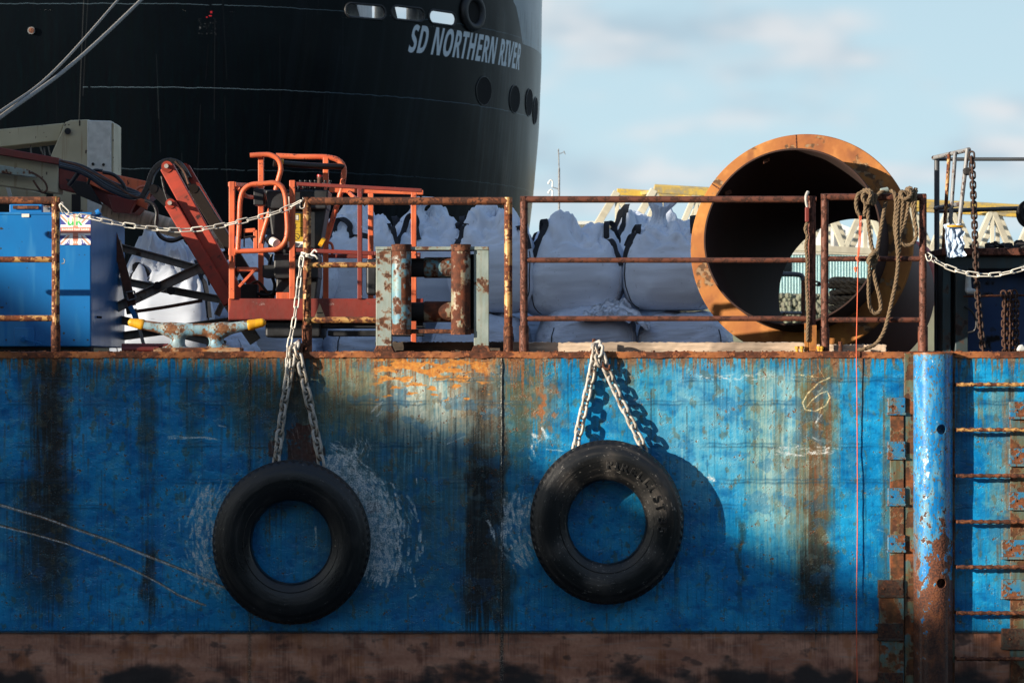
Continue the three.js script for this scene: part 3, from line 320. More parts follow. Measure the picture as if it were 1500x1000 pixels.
    if (Y < 926 + nC * 1.6 + 1.2 * nD) {
      c = mix3([8, 112, 172], [26, 150, 204], cl(0.5 + 0.8 * nA + 0.25 * nB)); c = mix3(c, [92, 174, 202], ss(0.15, 0.75, nB + 0.3 * sB) * 0.4 * ss(900, 560, Y)); c = mix3(c, [4, 62, 118], ss(0.2, 0.8, -nB - 0.3 * sA) * 0.42); c = mix3(c, [60, 132, 158], ss(0.25, 0.6, sB) * 0.28);
      c = mix3(c, [10, 58, 96], ss(0.3, 0.6, fb2(X / 120 + 3, Y / 13 + 60, 3)) * 0.12);
    } else { c = mix3([152, 98, 74], [198, 144, 116], cl(0.5 + 0.7 * fb2(X / 150, Y / 40, 4) + 0.2 * nC)); c = mix3(c, [84, 44, 30], ss(-0.1, 0.7, fb2(X / 70 + 2, Y / 60, 4) + 0.35 * sA) * 0.6); c = mix3(c, [156, 92, 52], ss(0.1, 0.6, fb2(X / 50 + 42, Y / 90, 4) + 0.3 * sA) * 0.55); c = mix3(c, [150, 136, 126], ss(0.25, 0.6, fb2(X / 90 + 4, Y / 9, 3)) * 0.35); c = mix3(c, [52, 38, 34], ss(0.3, 0.62, fb2(X / 60 + 8, Y / 40, 4)) * 0.55); c = mix3(c, [24, 20, 20], ss(980, 1006, Y + 44 * nA + 10 * nB) * 0.85); ro = 0.55; h += 0.1 * nB + 0.06 * nC; }
    // stains run down with wavy, streaky edges
    for (const [sx, sw, y0, y1, st, sc] of stains) { const dx = Math.abs(X - sx + dis * 9 + sA * 4) / sw; if (dx < 1.5) { const v = Math.min(0.97, st * 1.25) * (1 - ss(0.4, 1.4, dx)) * ss(y0 - 14, y0 + 10, Y) * (1 - ss(mixn(y0, y1, 0.62), y1 + 24, Y + 60 * sA)) * cl(0.84 + 0.55 * sA + 0.35 * nB + 0.15 * nC); c = mix3(c, sc, cl(v)); ro += v * 0.16; } }
    { const kD = dd[o] / 255, kR = dd[o + 1] / 255, kL = dd[o + 2] / 255, br = 0.55 + 0.45 * ss(-0.3, 0.3, sA + 0.4 * nC); c = mix3(c, [18, 34, 40], kD * (Y < 926 ? 0.75 : 0.35) * br); c = mix3(c, mix3([122, 68, 34], [88, 52, 30], cl(0.5 + nC)), kR * (Y < 926 ? 0.75 : 0.2) * br); c = mix3(c, [176, 198, 196], kL * 0.55 * br); ro += 0.2 * Math.max(kD, kR); }
    if (Y < 926) { // touched-up and worn areas with crisp edges
      const t1 = fb2(X / 80 + 20, Y / 60 + 9, 4); c = mix3(c, [6, 82, 142], ss(0.2, 0.28, t1) * 0.3); const t2 = fb2(X / 50 + 33, Y / 34 + 2, 5); c = mix3(c, [122, 158, 164], ss(0.32, 0.38, t2 + 0.12 * nC) * 0.2); h -= 0.1 * ss(0.3, 0.34, t2 + 0.12 * nC);
      const t3 = fb2(X / 26 + 63, Y / 44 + 12, 5); c = mix3(c, [104, 84, 54], ss(0.4, 0.46, t3 + 0.1 * nC + 0.16 * ss(700, 520, Y)) * 0.4);
    }
    if (Y < 926) { // general film, runs of rust from the deck edge, chips
      const run = 6 + 60 * Math.pow(cl(0.5 + 0.75 * sA + 0.5 * sB), 2.2) * (X > 360 && X < 800 ? 1.5 : 0.8); const rv = 1 - ss(run * 0.35, run, Y - 517); c = mix3(c, mix3([150, 92, 48], [104, 62, 36], cl(0.5 + nC)), rv * 0.8); ro += rv * 0.3;
      const grime = ss(0.1, 0.7, sA + 0.3 * nB) * 0.3 * ss(660, 900, Y); c = mix3(c, [12, 46, 70], grime);
      const loss = ss(0.02, 0.1, fb2(X / 46 + 60, Y / 15 + 3, 4) - 0.25 * Math.abs(Y - 541) / 16 + 0.22) * ss(535, 560, X) * (1 - ss(690, 745, X)) * ss(522, 528, Y); c = mix3(c, mix3([206, 138, 58], [178, 108, 46], cl(0.5 + nC)), loss * 0.95); h -= loss * 0.22; ro += loss * 0.3;
      const ch = ss(0.56, 0.62, nC * 0.75 + 0.55 * nB + 0.12 * ss(560, 520, Y)); c = mix3(c, mix3([126, 70, 36], [80, 46, 30], cl(0.5 + nD)), ch * 0.85); h -= ch * 0.3; ro += ch * 0.4;
      const rust2 = ss(0.0, 0.3, fb2(X / 18 + 11, Y / 26 + 5, 4)) * Math.exp(-(((X - 800) / 26) ** 2) - ((Y - 600) / 42) ** 2); c = mix3(c, [168, 92, 44], rust2 * 0.8); h -= rust2 * 0.1;
      const pk = ss(0.55, 0.62, nD + 0.45 * nB); c = mix3(c, [150, 190, 206], pk * 0.35); h += pk * 0.18;
      h += 0.2 * nB + 0.06 * nC + 0.01 * nD - 0.22 * ss(0.35, 0.75, fb2(X / 16 + 30, Y / 9 + 4, 2)) ;
    }
    for (const wy of [556, 590, 652, 705, 742]) { const d = Math.abs(Y - wy - 2.5 * nB), on = ss(-0.15, 0.25, fb2(X / 130 + wy, wy, 2)); h += on * 0.16 * Math.exp(-d * d / 5); if (Y < 926) c = mix3(c, [20, 60, 88], on * 0.4 * Math.exp(-((d - 2.4) ** 2) / 2)); }
    { const d = Math.abs(Y - 925.5); const v = Math.exp(-d * d / 4); c = mix3(c, [22, 28, 32], v * 0.75); }
    for (const wx of [365, 735]) { const d = Math.abs(X - wx + nC * 1.5), v = Math.exp(-d * d / 7) * (wx === 735 ? 0.9 : 0.55); c = mix3(c, nD > 0.2 ? [150, 146, 130] : [28, 30, 30], v * 0.75); }
    const w = a[o] / 255 * (0.5 + 0.5 * ss(-0.2, 0.12, fb2(X / 13 + 2, Y / 18 + 6, 3))), ru = a[o + 1] / 255, pr = a[o + 2] / 255, brk = ss(-0.45, 0.15, nD + 0.5 * nC);
    c = mix3(c, mix3([84, 44, 34], [60, 36, 30], cl(0.5 + nC)), pr * ss(-0.8, -0.25, nC + nB)); h -= pr * 0.16; ro += pr * 0.3; c = mix3(c, mix3([150, 110, 72], [100, 62, 40], cl(0.5 + nC)), cl(ru * 1.2) * (0.4 + 0.6 * brk)); h -= ru * 0.25;
    c = mix3(c, X > 1170 && X < 1222 && Y < 606 ? [226, 208, 160] : [208, 212, 212], cl(w * 1.25) * (0.35 + 0.65 * brk)); ro += w * 0.3; h -= w * 0.12;
    const q = ((HH - 1 - y) * HW + x) * 4; C[q] = cl(c[0], 0, 255); C[q + 1] = cl(c[1], 0, 255); C[q + 2] = cl(c[2], 0, 255); C[q + 3] = 255; H[q] = cl(h) * 255; H[q + 1] = cl(ro + 0.06 * nB, 0.18, 1) * 255; H[q + 3] = 255;
  }
  const A = tex(C, HW, HH, true), B = tex(H, HW, HH, false); for (const t of [A, B]) t.wrapS = t.wrapT = THREE.MirroredRepeatWrapping;
  const m = new THREE.MeshPhysicalMaterial({ map: A, roughnessMap: B, bumpMap: B, bumpScale: 0.0065, roughness: 1, metalness: 0, clearcoat: 0.35, clearcoatRoughness: 0.22 }); m.name = 'hull_paint'; return m;
}
const hullM = hullPaint();
const hx = (px) => (px - 750) / 216, hy = (py) => (HY - py) / 216 + CY;   // photo pixels on the barge side (z = 0)
const hullUV = (g) => { const p = g.attributes.position, u = new Float32Array(p.count * 2); for (let i = 0; i < p.count; i++) { u[i * 2] = (p.getX(i) * 216 + 750 - HX0) / (HX1 - HX0); u[i * 2 + 1] = 1 - (HY - (p.getY(i) - CY) * 216 - HY0) / (HY1 - HY0); } g.setAttribute('uv', new THREE.BufferAttribute(u, 2)); return g; };
const dent = (x, y) => 0.011 * fb2(x * 0.9 + 3, y * 0.8, 2) + 0.004 * fb2(x * 3.4, y * 4.2 + 9, 3) - 0.004;
function plate(x0, x1, y0, y1, z, cell = 0.03) {
  const g = new THREE.PlaneGeometry(x1 - x0, y1 - y0, Math.max(2, Math.round((x1 - x0) / cell)), Math.max(2, Math.round((y1 - y0) / cell))); g.translate((x0 + x1) / 2, (y0 + y1) / 2, z);
  const p = g.attributes.position; for (let i = 0; i < p.count; i++) { const x = p.getX(i), y = p.getY(i), e = ss(0, 0.12, -y); p.setZ(i, z + dent(x, y) * e); }
  g.computeVertexNormals(); return hullUV(g);
}
const barge = thing('work_barge', 'long blue steel barge with rust streaked side, brown lower strake and rubber tyre fenders', 'barge', V(0, -2.75, 0));
{
  const yB = hy(926), yT = -0.012, cuts = [-1100, 365, 735, 1327, 2600];
  for (let i = 0; i < 4; i++) { part('hull_plate', plate(hx(cuts[i]), hx(cuts[i + 1]), yB, yT, 0, i === 3 || i === 0 ? 0.04 : 0.03), hullM, barge); part('lower_strake', plate(hx(cuts[i]), hx(cuts[i + 1]), -2.9, yB, -0.008), hullM, barge); }
  part('strake_ledge', hullUV(boxAt(hx(-1100), hx(2600), yB - 0.006, yB + 0.0, -0.03, 0.003, 0.001)), hullM, barge);
  // weld beads down the plate joints
  for (const [px, r] of [[365, 0.004], [735, 0.0075]]) { const pts = []; for (let i = 0; i <= 90; i++) { const y = mixn(-0.02, yB, i / 90); pts.push(V(hx(px) + 0.004 * fb2(y * 9, px, 2), y, dent(hx(px), y) + 0.002)); } part('weld_bead', hullUV(tube(pts, (u) => r * (1 + 0.35 * N2(u * 120, px)), 8)), hullM, barge); }
  // closed body behind the plates
  part('hull_body', [boxAt(hx(-1100), hx(2600), -2.9, -0.36, -9.5, -0.04, 0.01)], M.deck, barge);
  // rusty flat bar along the deck edge, uneven and proud of the plate
  const e = new THREE.BoxGeometry(hx(2600) - hx(-1100), 0.042, 0.3, 900, 3, 6); e.translate((hx(2600) + hx(-1100)) / 2, -0.021, -0.14);
  const p = e.attributes.position; for (let i = 0; i < p.count; i++) { const x = p.getX(i), y = p.getY(i), z = p.getZ(i), f = z > -0.05 ? 1 : 0.3; p.setXYZ(i, x, y + (y > -0.01 ? 1 : y < -0.03 ? 0.9 : 0) * f * (0.007 * fb2(x * 5, z * 9, 3) + 0.004 * fb2(x * 22, 4, 2)), z + f * 0.004 * fb2(x * 9, y * 60, 3)); }
  e.computeVertexNormals(); part('deck_edge', uvBox(e), M.dedge, barge);
  part('coaming', boxAt(hx(-1100), hx(2600), -0.4, -0.045, -0.29, -0.1, 0.004), M.rustBrown, barge);
  const sq = solo; void sq;
  part('deck_plating', new THREE.PlaneGeometry(17, 8.9).rotateX(-Math.PI / 2).translate(1.5, -0.352, -4.8), M.deck, barge);
}
// steps and backing strips beside the pipe fender
{
  const strip = (x0, x1, y0, y1) => part('backing_strip', hullUV(boxAt(hx(x0), hx(x1), hy(y1), hy(y0), -0.02, 0.02, 0.004)), stripM, barge);
  const stripM = mat('rust_streaked_strip', (x, y) => { const a = peel({ paint: [74, 112, 124], paint2: [100, 112, 92], rust: [134, 74, 36], rust2: [70, 44, 30], amt: 0.5, seed: 221, f: 5, dirt: [80, 64, 34], dirty: 0.9 })(x, y), s = ss(-0.1, 0.5, tf(x, y, 22, 2, 223, 3)); return [...mix3(a, [92, 64, 32], s * 0.45), a[3], a[4]]; }, { tile: 0.5, bump: 0.004 });
  const stepM = mat('worn_step_paint', peel({ paint: [34, 112, 162], paint2: [96, 128, 130], rust: [132, 74, 38], rust2: [86, 52, 32], amt: 0.47, seed: 225, f: 5, rough: 0.4, dirt: [120, 84, 52], dirty: 0.6 }), { tile: 0.3, bump: 0.004 });
  const stepDark = mat('rust_black_step', peel({ paint: [70, 60, 48], paint2: [52, 54, 50], rust: [96, 54, 32], rust2: [46, 32, 26], amt: 0.55, seed: 227, f: 6 }), { tile: 0.3, bump: 0.004, lite: true });
  const box = (x0, x1, y0, y1, d) => uvBox(boxAt(hx(x0), hx(x1), hy(y1), hy(y0), 0.0, d, 0.006));
  part('backing_strip', uvBox(boxAt(hx(1304), hx(1324), hy(856), hy(590), -0.02, 0.022, 0.004)), stripM, barge); part('backing_strip', uvBox(boxAt(hx(1288), hx(1324), hy(1010), hy(862), -0.02, 0.03, 0.004)), stripM, barge);
  part('backing_strip', uvBox(boxAt(hx(1480), hx(1530), hy(1010), hy(590), -0.02, 0.014, 0.004)), stripM, barge);
  for (const [x0, x1, y0, y1, dk] of [[1300, 1326, 582, 607, 0], [1300, 1326, 646, 672, 0], [1300, 1326, 714, 740, 0], [1300, 1326, 783, 808, 0], [1286, 1323, 849, 874, 1], [1286, 1323, 912, 937, 1], [1478, 1525, 588, 613, 0], [1478, 1525, 656, 682, 0], [1478, 1525, 720, 746, 0], [1467, 1525, 790, 818, 0], [1467, 1525, 848, 876, 0], [1467, 1525, 920, 950, 1], [1286, 1323, 984, 1012, 1]]) {
    const st = part('step_plate', [box(x0, x1, y0, y1, 0.034), box(x0 - 1, x1 + 1, y1 - 3, y1 + 1, 0.042)], dk ? stepDark : stepM, barge);
    part('bolt_head', [-0.3, 0.3].map((q) => cyl(V(hx((x0 + x1) / 2 + q * (x1 - x0)), hy((y0 + y1) / 2), 0.032), V(hx((x0 + x1) / 2 + q * (x1 - x0)), hy((y0 + y1) / 2), 0.04), 0.007, 8)), M.rust, st);
  }
  // half pipe fender with two drain holes
  const r = 0.134, cx = hx(1367), y0 = -2.9, y1 = -0.006, full = tube(Array.from({ length: 49 }, (_, i) => V(cx, mixn(y0, y1, i / 48), 0.0)), r, 56); full.deleteAttribute('uv');
  full.setAttribute('uv', new THREE.BufferAttribute(new Float32Array(full.attributes.position.count * 2), 2));
  const ev = new Evaluator(); let b = new Brush(full, hullM); const hole = (py, px, rr) => { const h = new Brush(cyl(V(hx(px), hy(py), 0.05), V(hx(px) + 0.02, hy(py), 0.3), rr, 20)); h.updateMatrixWorld(); return h; };
  b.updateMatrixWorld(); ev.attributes = ['position', 'normal', 'uv']; ev.useGroups = false;
  for (const [py, px] of [[628, 1374], [852, 1374]]) b = ev.evaluate(b, hole(py, px, 0.034), SUBTRACTION);
  const g = b.geometry, p = g.attributes.position, u = g.attributes.uv; for (let i = 0; i < p.count; i++) { u.setXY(i, Math.atan2(p.getX(i) - cx, p.getZ(i)) * r + 0.21, p.getY(i) + 2.9); }
  const PW = 256, PH = 1440, c = new Uint8Array(PW * PH * 4), hr = new Uint8Array(PW * PH * 4);
  for (let y = 0; y < PH; y++) for (let x = 0; x < PW; x++) { // u 0..0.42 m, v 0..2.9 m
    const X = x / PW * 0.42, Y = 2.9 - y / PH * 2.9, n = fb2(X * 9 + 3, Y * 7, 5), m = fb2(X * 40, Y * 40, 3), s = fb2(X * 60, Y * 3, 3), px = 1367 + Math.sin((X - 0.21) / r) * 29, py = 515 + Y * 216 ;
    let q = mix3([18, 110, 176], [30, 128, 190], cl(0.5 + n)); q = mix3(q, [90, 150, 176], ss(0.1, 0.6, s) * 0.35);
    q = mix3(q, [124, 164, 178], ss(-0.1, 0.35, fb2(X * 14 + 5, Y * 4, 4)) * 0.5); q = mix3(q, [112, 76, 46], ss(0.25, 0.4, fb2(X * 34 + 9, Y * 20, 4)) * 0.7); const low = ss(760, 900, py + 60 * n), mid = ss(0.04, 0.14, n * 0.8 + 0.3 * m - 0.12 + 0.62 * Math.exp(-(((px - 1374) / 13) ** 2)) * ss(755, 775, py) * (1 - ss(1000, 1100, py)) + 0.5 * Math.exp(-(((px - 1377) / 12) ** 2) - (((py - 640) / 22) ** 2)) - 0.22 + 0.85 * low - 0.15 * ss(800, 600, py)), edge = Math.exp(-(((px - 1340) / 4) ** 2)) * ss(700, 850, py);
    let k = cl(mid + edge * 0.7); q = mix3(q, [132, 150, 152], ss(-0.25, 0.05, n + 0.75 * low - 0.3) * (1 - k) * 0.5 * ss(640, 760, py));
    const ru = mix3(mix3([120, 62, 32], [70, 38, 26], cl(0.5 + 1.2 * m)), [158, 86, 36], ss(0.2, 0.5, m - n) * 0.6); q = mix3(q, ru, k * 0.94); q = mix3(q, [40, 26, 22], ss(900, 990, py + 60 * n) * 0.5);
    const w = ss(0.2, 0.28, fb2(X * 30 + 8, Y * 14, 3) + 0.5 * Math.exp(-(((px - 1352) / 8) ** 2) - (((py - 680) / 40) ** 2)) - 0.38); q = mix3(q, [208, 210, 206], w * (1 - k) * 0.8 * ss(-0.1, 0.2, n));
    const lip = 1 - ss(517, 522 + 4 * m, py); q = mix3(q, [150, 86, 46], lip);
    const o = (y * PW + x) * 4; c[o] = cl(q[0], 0, 255); c[o + 1] = cl(q[1], 0, 255); c[o + 2] = cl(q[2], 0, 255); c[o + 3] = 255; hr[o] = cl(0.6 + 0.05 * n + 0.02 * m - 0.35 * k + 0.3 * k * m - 0.06 * w) * 255; hr[o + 1] = cl(mixn(0.24, 0.85, Math.max(k, w * 0.5)) + 0.06 * n) * 255; hr[o + 3] = 255;
  }
  const A = tex(c, PW, PH, true), B = tex(hr, PW, PH, false); for (const t of [A, B]) { t.repeat.set(1 / 0.42, 1 / 2.9); t.wrapS = t.wrapT = THREE.ClampToEdgeWrapping; }
  const pm = new THREE.MeshPhysicalMaterial({ map: A, roughnessMap: B, bumpMap: B, bumpScale: 0.006, roughness: 1, clearcoat: 0.5, clearcoatRoughness: 0.16 }); pm.name = 'pipe_fender_paint';
  part('half_pipe_fender', g, pm, barge);
  part('pipe_fender_seam', [uvBox(boxAt(hx(1325), hx(1339), -2.9, -0.01, -0.02, 0.012, 0.004)), uvBox(boxAt(hx(1395), hx(1399), -2.9, -0.01, -0.02, 0.01, 0.003))], stripM, barge);
  // ladder rungs
  for (const [i, py] of [563, 629, 696, 763, 829, 896, 963].entries()) {
    const pts = []; for (let q = 0; q <= 46; q++) pts.push(V(hx(1399) + q * 0.012, hy(py) + 0.0015 * N2(q * 0.4, i), 0.085));
    part('ladder_rung', tube(pts, (u) => 0.0138 + 0.0016 * Math.sign(Math.sin(u * 230)), 8), i < 2 ? M.creamRust : M.rust, barge);
  }
  part('ladder_rail', [bar(V(hx(1532), -2.9, 0.06), V(hx(1532), -0.03, 0.06), 0.012, 0.12, V(0, 0, 1))], M.rust, barge);
  part('rung_bracket', [563, 629, 696, 763, 829, 896, 963].map((py) => bar(V(hx(1400), hy(py), -0.02), V(hx(1400), hy(py), 0.095), 0.012, 0.02)), M.rust, barge);
}
// ---------------------------------------------------------------- water, quay, an added unseen wall that shades the barge
struct('water', new THREE.PlaneGeometry(9000, 9000).rotateX(-Math.PI / 2).translate(0, -2.75, -1000), M.water);
{ const p = M.water; p.map.repeat.set(1 / 6, 1 / 6); const u = scene.children[scene.children.length - 1].geometry.attributes.uv; for (let i = 0; i < u.count; i++) u.setXY(i, u.getX(i) * 9000, u.getY(i) * 9000); }
struct('quay', boxAt(-160, 300, -6, 3.42, -420, -118, 0.05), M.concrete);
{
  const sh_ = V(-1.7, 0, 1).normalize(), C = SUN.clone().multiplyScalar(17), u = V(1, 0, 1.7).normalize();
  const to = (X, Y) => { const x = hx(X), y = (515 - Y) / 216, p = V(x, y, 0), t = (C.clone().sub(p).dot(sh_)) / SUN.clone().dot(sh_); return p.addScaledVector(SUN, t); };
  const o = thing('shade_wall', 'added unseen grey wall outlined to cast shade on the barge and its bags', 'shed', V(C.x, -2.6, C.z)), base = o.userData.at;  // added out of view, outline traced back from the shade it should cast
  const prof = [[-2600, -330], [-500, -330], [-490, 215], [-420, 250], [-245, 345], [-110, 437], [60, 500], [200, 515], [370, 522], [500, 560], [900, 709], [1300, 858], [1900, 1082]].map(([X, Y]) => { const p = to(X, Y).sub(base); return [p.dot(u), p.y]; });
  const s = new THREE.Shape(); prof.forEach(([a, b], i) => i ? s.lineTo(a, b) : s.moveTo(a, b)); s.lineTo(prof[prof.length - 1][0], 0); s.lineTo(prof[0][0], 0);
  { const h = new THREE.Path(); [[-1010, 265], [-810, 265], [-810, 90], [-1010, 90]].forEach(([X, Y], i) => { const p = to(X, Y).sub(base); i ? h.lineTo(p.dot(u), p.y) : h.moveTo(p.dot(u), p.y); }); s.holes.push(h); }   // gap added so that sun reaches the left bag
  const g = new THREE.ExtrudeGeometry(s, { depth: 0.6, bevelEnabled: false }); // local x = u, extruded away from the barge
  const m4 = new THREE.Matrix4().makeBasis(u, V(0, 1, 0), u.clone().cross(V(0, 1, 0))); g.applyMatrix4(m4); const m = sh(new THREE.Mesh(uvBox(g), M.brick)); m.name = 'wall'; o.add(m);
}

{ // the quay behind the camera: ground and an added unseen block that cuts skylight on the barge
  struct('quay', boxAt(-120, 160, -6, -0.9, 27, 160, 0.05), M.concrete);
  const o = thing('skylight_blocker', 'added unseen grey block that cuts the skylight reaching the barge', 'skylight_blocker', V(26, -0.9, 40)); part('wall', boxAt(-22, 90, -0.9, 8.5, 34, 60, 0.05), M.brick, o);
  const sp = new THREE.Shape(); sp.moveTo(33, 8.5); sp.lineTo(47, 12); sp.lineTo(61, 8.5); const g = new THREE.ExtrudeGeometry(sp, { depth: 113, bevelEnabled: false }); g.rotateY(-Math.PI / 2).scale(-1, 1, 1); g.computeBoundingBox(); const b = g.boundingBox; g.translate(-22.5 - b.min.x, 0, 33 - b.min.z); part('roof', uvBox(g), M.darkPipe, o);
  for (let i = 0; i < 9; i++) part('door', boxAt(-16 + i * 11, -11 + i * 11, -0.9, 4, 33.9, 34.1, 0.02), M.tealSteel, o);
}

// ---------------------------------------------------------------- railings on the deck edge
const ZR = -0.07;
function railing(label, posts, rails, m, sockets, mSock) {
  const o = thing('railing', label, 'railing', P(posts[0][0], 515, ZR).setY(0), 'railings along the deck edge');
  for (const [x, y0, y1, r] of posts) part('post', cyl(P(x, y1, ZR), P(x, y0, ZR), r / 216), m, o);
  for (const [x0, x1, y, r, dz] of rails) part('rail', cyl(P(x0, y, ZR + (dz ?? 0)), P(x1, y, ZR + (dz ?? 0)), r / 216), m === M.creamRust && y < 300 ? M.rust : m, o);
  for (const [x, y0, r] of sockets) part('socket', cyl(P(x, 516, ZR), P(x, y0, ZR), r / 216), mSock, o);
  return o;
}
const rl1 = railing('rusty pipe railing with pale worn mid rails in front of the blue tank', [[81, 288, 515, 6]], [[-140, 87, 293.5, 5.6], [-140, 80, 380, 4.4], [-140, 80, 466, 4.4]], M.creamRust, [[81, 476, 7]], M.rust);
part('chain_eye', tube([V(hx(91), hy(378), -0.04), V(hx(93), hy(381), -0.04), V(hx(92), hy(385), -0.04), V(hx(88), hy(386), -0.04)], 0.004, 8), M.paleGal, rl1);
railing('rusty pipe railing with cream paint remnants around the roller fairlead', [[449.5, 289, 515, 6], [744.5, 289, 515, 6]], [[444, 750, 294.5, 5.8], [452, 551, 388, 4.2], [452, 551, 468.5, 4.6]], M.creamRust, [[449.5, 476, 7.4], [744.5, 478, 7]], M.rust);
const rl3 = railing('plain brown rusty railing in front of the white bulk bags', [[767.5, 288, 515, 5.6], [1189.5, 287, 515, 6]], [[762, 1196, 292, 5], [770, 1188, 381, 3.9], [770, 1188, 466.5, 3.9]], M.rustBrown, [[767.5, 477, 7]], M.rustBrown);
part('split_socket', [pxBox(1179, 473, 1185, 512, ZR + 0.035, 0.012, 0.003), pxBox(1186, 476, 1197, 514, ZR + 0.04, 0.012, 0.003)], M.pipeOrange, rl3);
railing('brown rusty gate section of railing with rope hung over it', [[1208.5, 285, 515, 5.6], [1352.5, 285, 515, 5.6]], [[1203, 1357, 288.5, 5.2], [1210, 1352, 379, 3.9], [1210, 1352, 468.5, 3.9]], M.rustBrown, [[1208.5, 480, 7], [1352.5, 478, 7.4]], M.rustBrown);

// ---------------------------------------------------------------- roller fairlead
{
  const z = 0.0, o = thing('roller_fairlead', 'roller fairlead of four flaking blue rollers in a grey frame on the deck edge', 'fairlead', P(632, 515, -0.1).setY(0));
  const fr = (x0, x1) => { const a = P(x0, 515, z), b = P(x1, 364, z); return [boxAt(a.x, b.x, 0.02, b.y, -0.06, -0.045, 0.004), boxAt(a.x, a.x + 0.014, 0.02, b.y, -0.2, -0.06, 0.004), boxAt(b.x - 0.014, b.x, 0.02, b.y, -0.2, -0.06, 0.004)]; };
  part('upright', fr(550, 573), M.greyFrame, o); part('upright', fr(694, 716), M.greyFrame, o);
  for (const [a, b] of [[546, 578], [689, 720]]) part('foot_plate', (() => { const g = pxBox(a, 506, b, 518, -0.03, 0.2, 0.006); const p = g.attributes.position, c = hx((a + b) / 2); for (let i = 0; i < p.count; i++) if (p.getY(i) > 0.02) p.setX(i, c + (p.getX(i) - c) * 0.72); g.computeVertexNormals(); return g; })(), M.rust, o);
  part('top_plate', [pxBox(550, 361, 716, 366, -0.035, 0.24, 0.003)], M.greyFrame, o); part('lower_plate', [pxBox(572, 482, 696, 488, -0.05, 0.2, 0.003)], M.rust, o);
  const roller = (a, b, r, m, l) => { const d = b.clone().sub(a).normalize(), L = a.distanceTo(b), pts = [0, 0.004, 0.012, 0.3, 0.5, 0.7, L - 0.012, L - 0.004, L].map((t, i) => a.clone().addScaledVector(d, i < 3 ? t : i > 5 ? t : t * L)); const n = pts.length; const g = tube(pts, (u) => { const i = Math.round(u * (n - 1)); return r * [0.93, 0.98, 1, 1, 1, 1, 1, 0.98, 0.93][i]; }, 36); return part('roller', g, m, o, l); };
  const v1 = roller(P(588, 484, -0.06), P(588, 368, -0.06), 14.6 / 216, M.blueRoller), v2 = roller(P(675, 484, -0.06), P(675, 368, -0.06), 14.4 / 216, M.blueRoller2);
  for (const [v, x] of [[v1, 588], [v2, 675]]) for (const [a, b] of [[368, 358], [490, 482]]) part('roller_collar', cyl(P(x, a, -0.06), P(x, b, -0.06), 15 / 216, 30), M.rust, v);
  roller(P(621, 392, -0.2), P(664, 392, -0.2), 15.5 / 216, M.blueRoller, 'short flaking blue horizontal roller'); roller(P(621, 456.5, -0.2), P(664, 456.5, -0.2), 15.5 / 216, M.blueRoller2, 'short rusty cream horizontal roller');
  part('roller_axle', [[392, 15], [456.5, 15]].map(([y]) => cyl(P(571, y, -0.2), P(700, y, -0.2), 14 / 216, 24)), M.scrap, o);
  part('back_plate', pxBox(689, 372, 696, 484, -0.12, 0.16), M.scrap, o); part('back_plate', pxBox(571, 372, 575, 484, -0.12, 0.16), M.scrap, o);
}
// ---------------------------------------------------------------- cleat
{
  const z = -0.1, o = thing('mooring_cleat', 'two horned steel cleat in worn blue and white paint with yellow horn tips', 'cleat', P(288, 514, z).setY(0));
  const c = (x0, y0, x1, y1, r0, r1, za = z, zb = z) => [P(x0, y0, za), P(x1, y1, zb), r0 / 216, r1 / 216];
  part('body', blob([c(200, 474, 250, 483, 6.5, 9), c(250, 483, 326, 483, 9.5, 9.5), c(326, 483, 376, 474, 9, 6.5), c(262, 486, 259, 512, 9, 10), c(314, 486, 318, 512, 9, 10), c(240, 516, 340, 516, 7, 7), c(258, 512, 250, 518, 9, 12), c(318, 512, 328, 518, 9, 12), c(250, 516, 330, 516, 6, 6, z + 0.05, z + 0.05)], 0.014, 0.008), M.cleat, o);
  part('horn_tip', blob([c(193, 472.5, 207, 475, 6.3, 8.0)], 0.004, 0.005), M.yellow, o); part('horn_tip', blob([c(383, 472.5, 366, 476, 6.3, 8.0)], 0.004, 0.005), M.yellow, o);
  part('base_pad', pxBox(224, 509, 352, 519, -0.02, 0.22, 0.008), M.dedge, o);
}
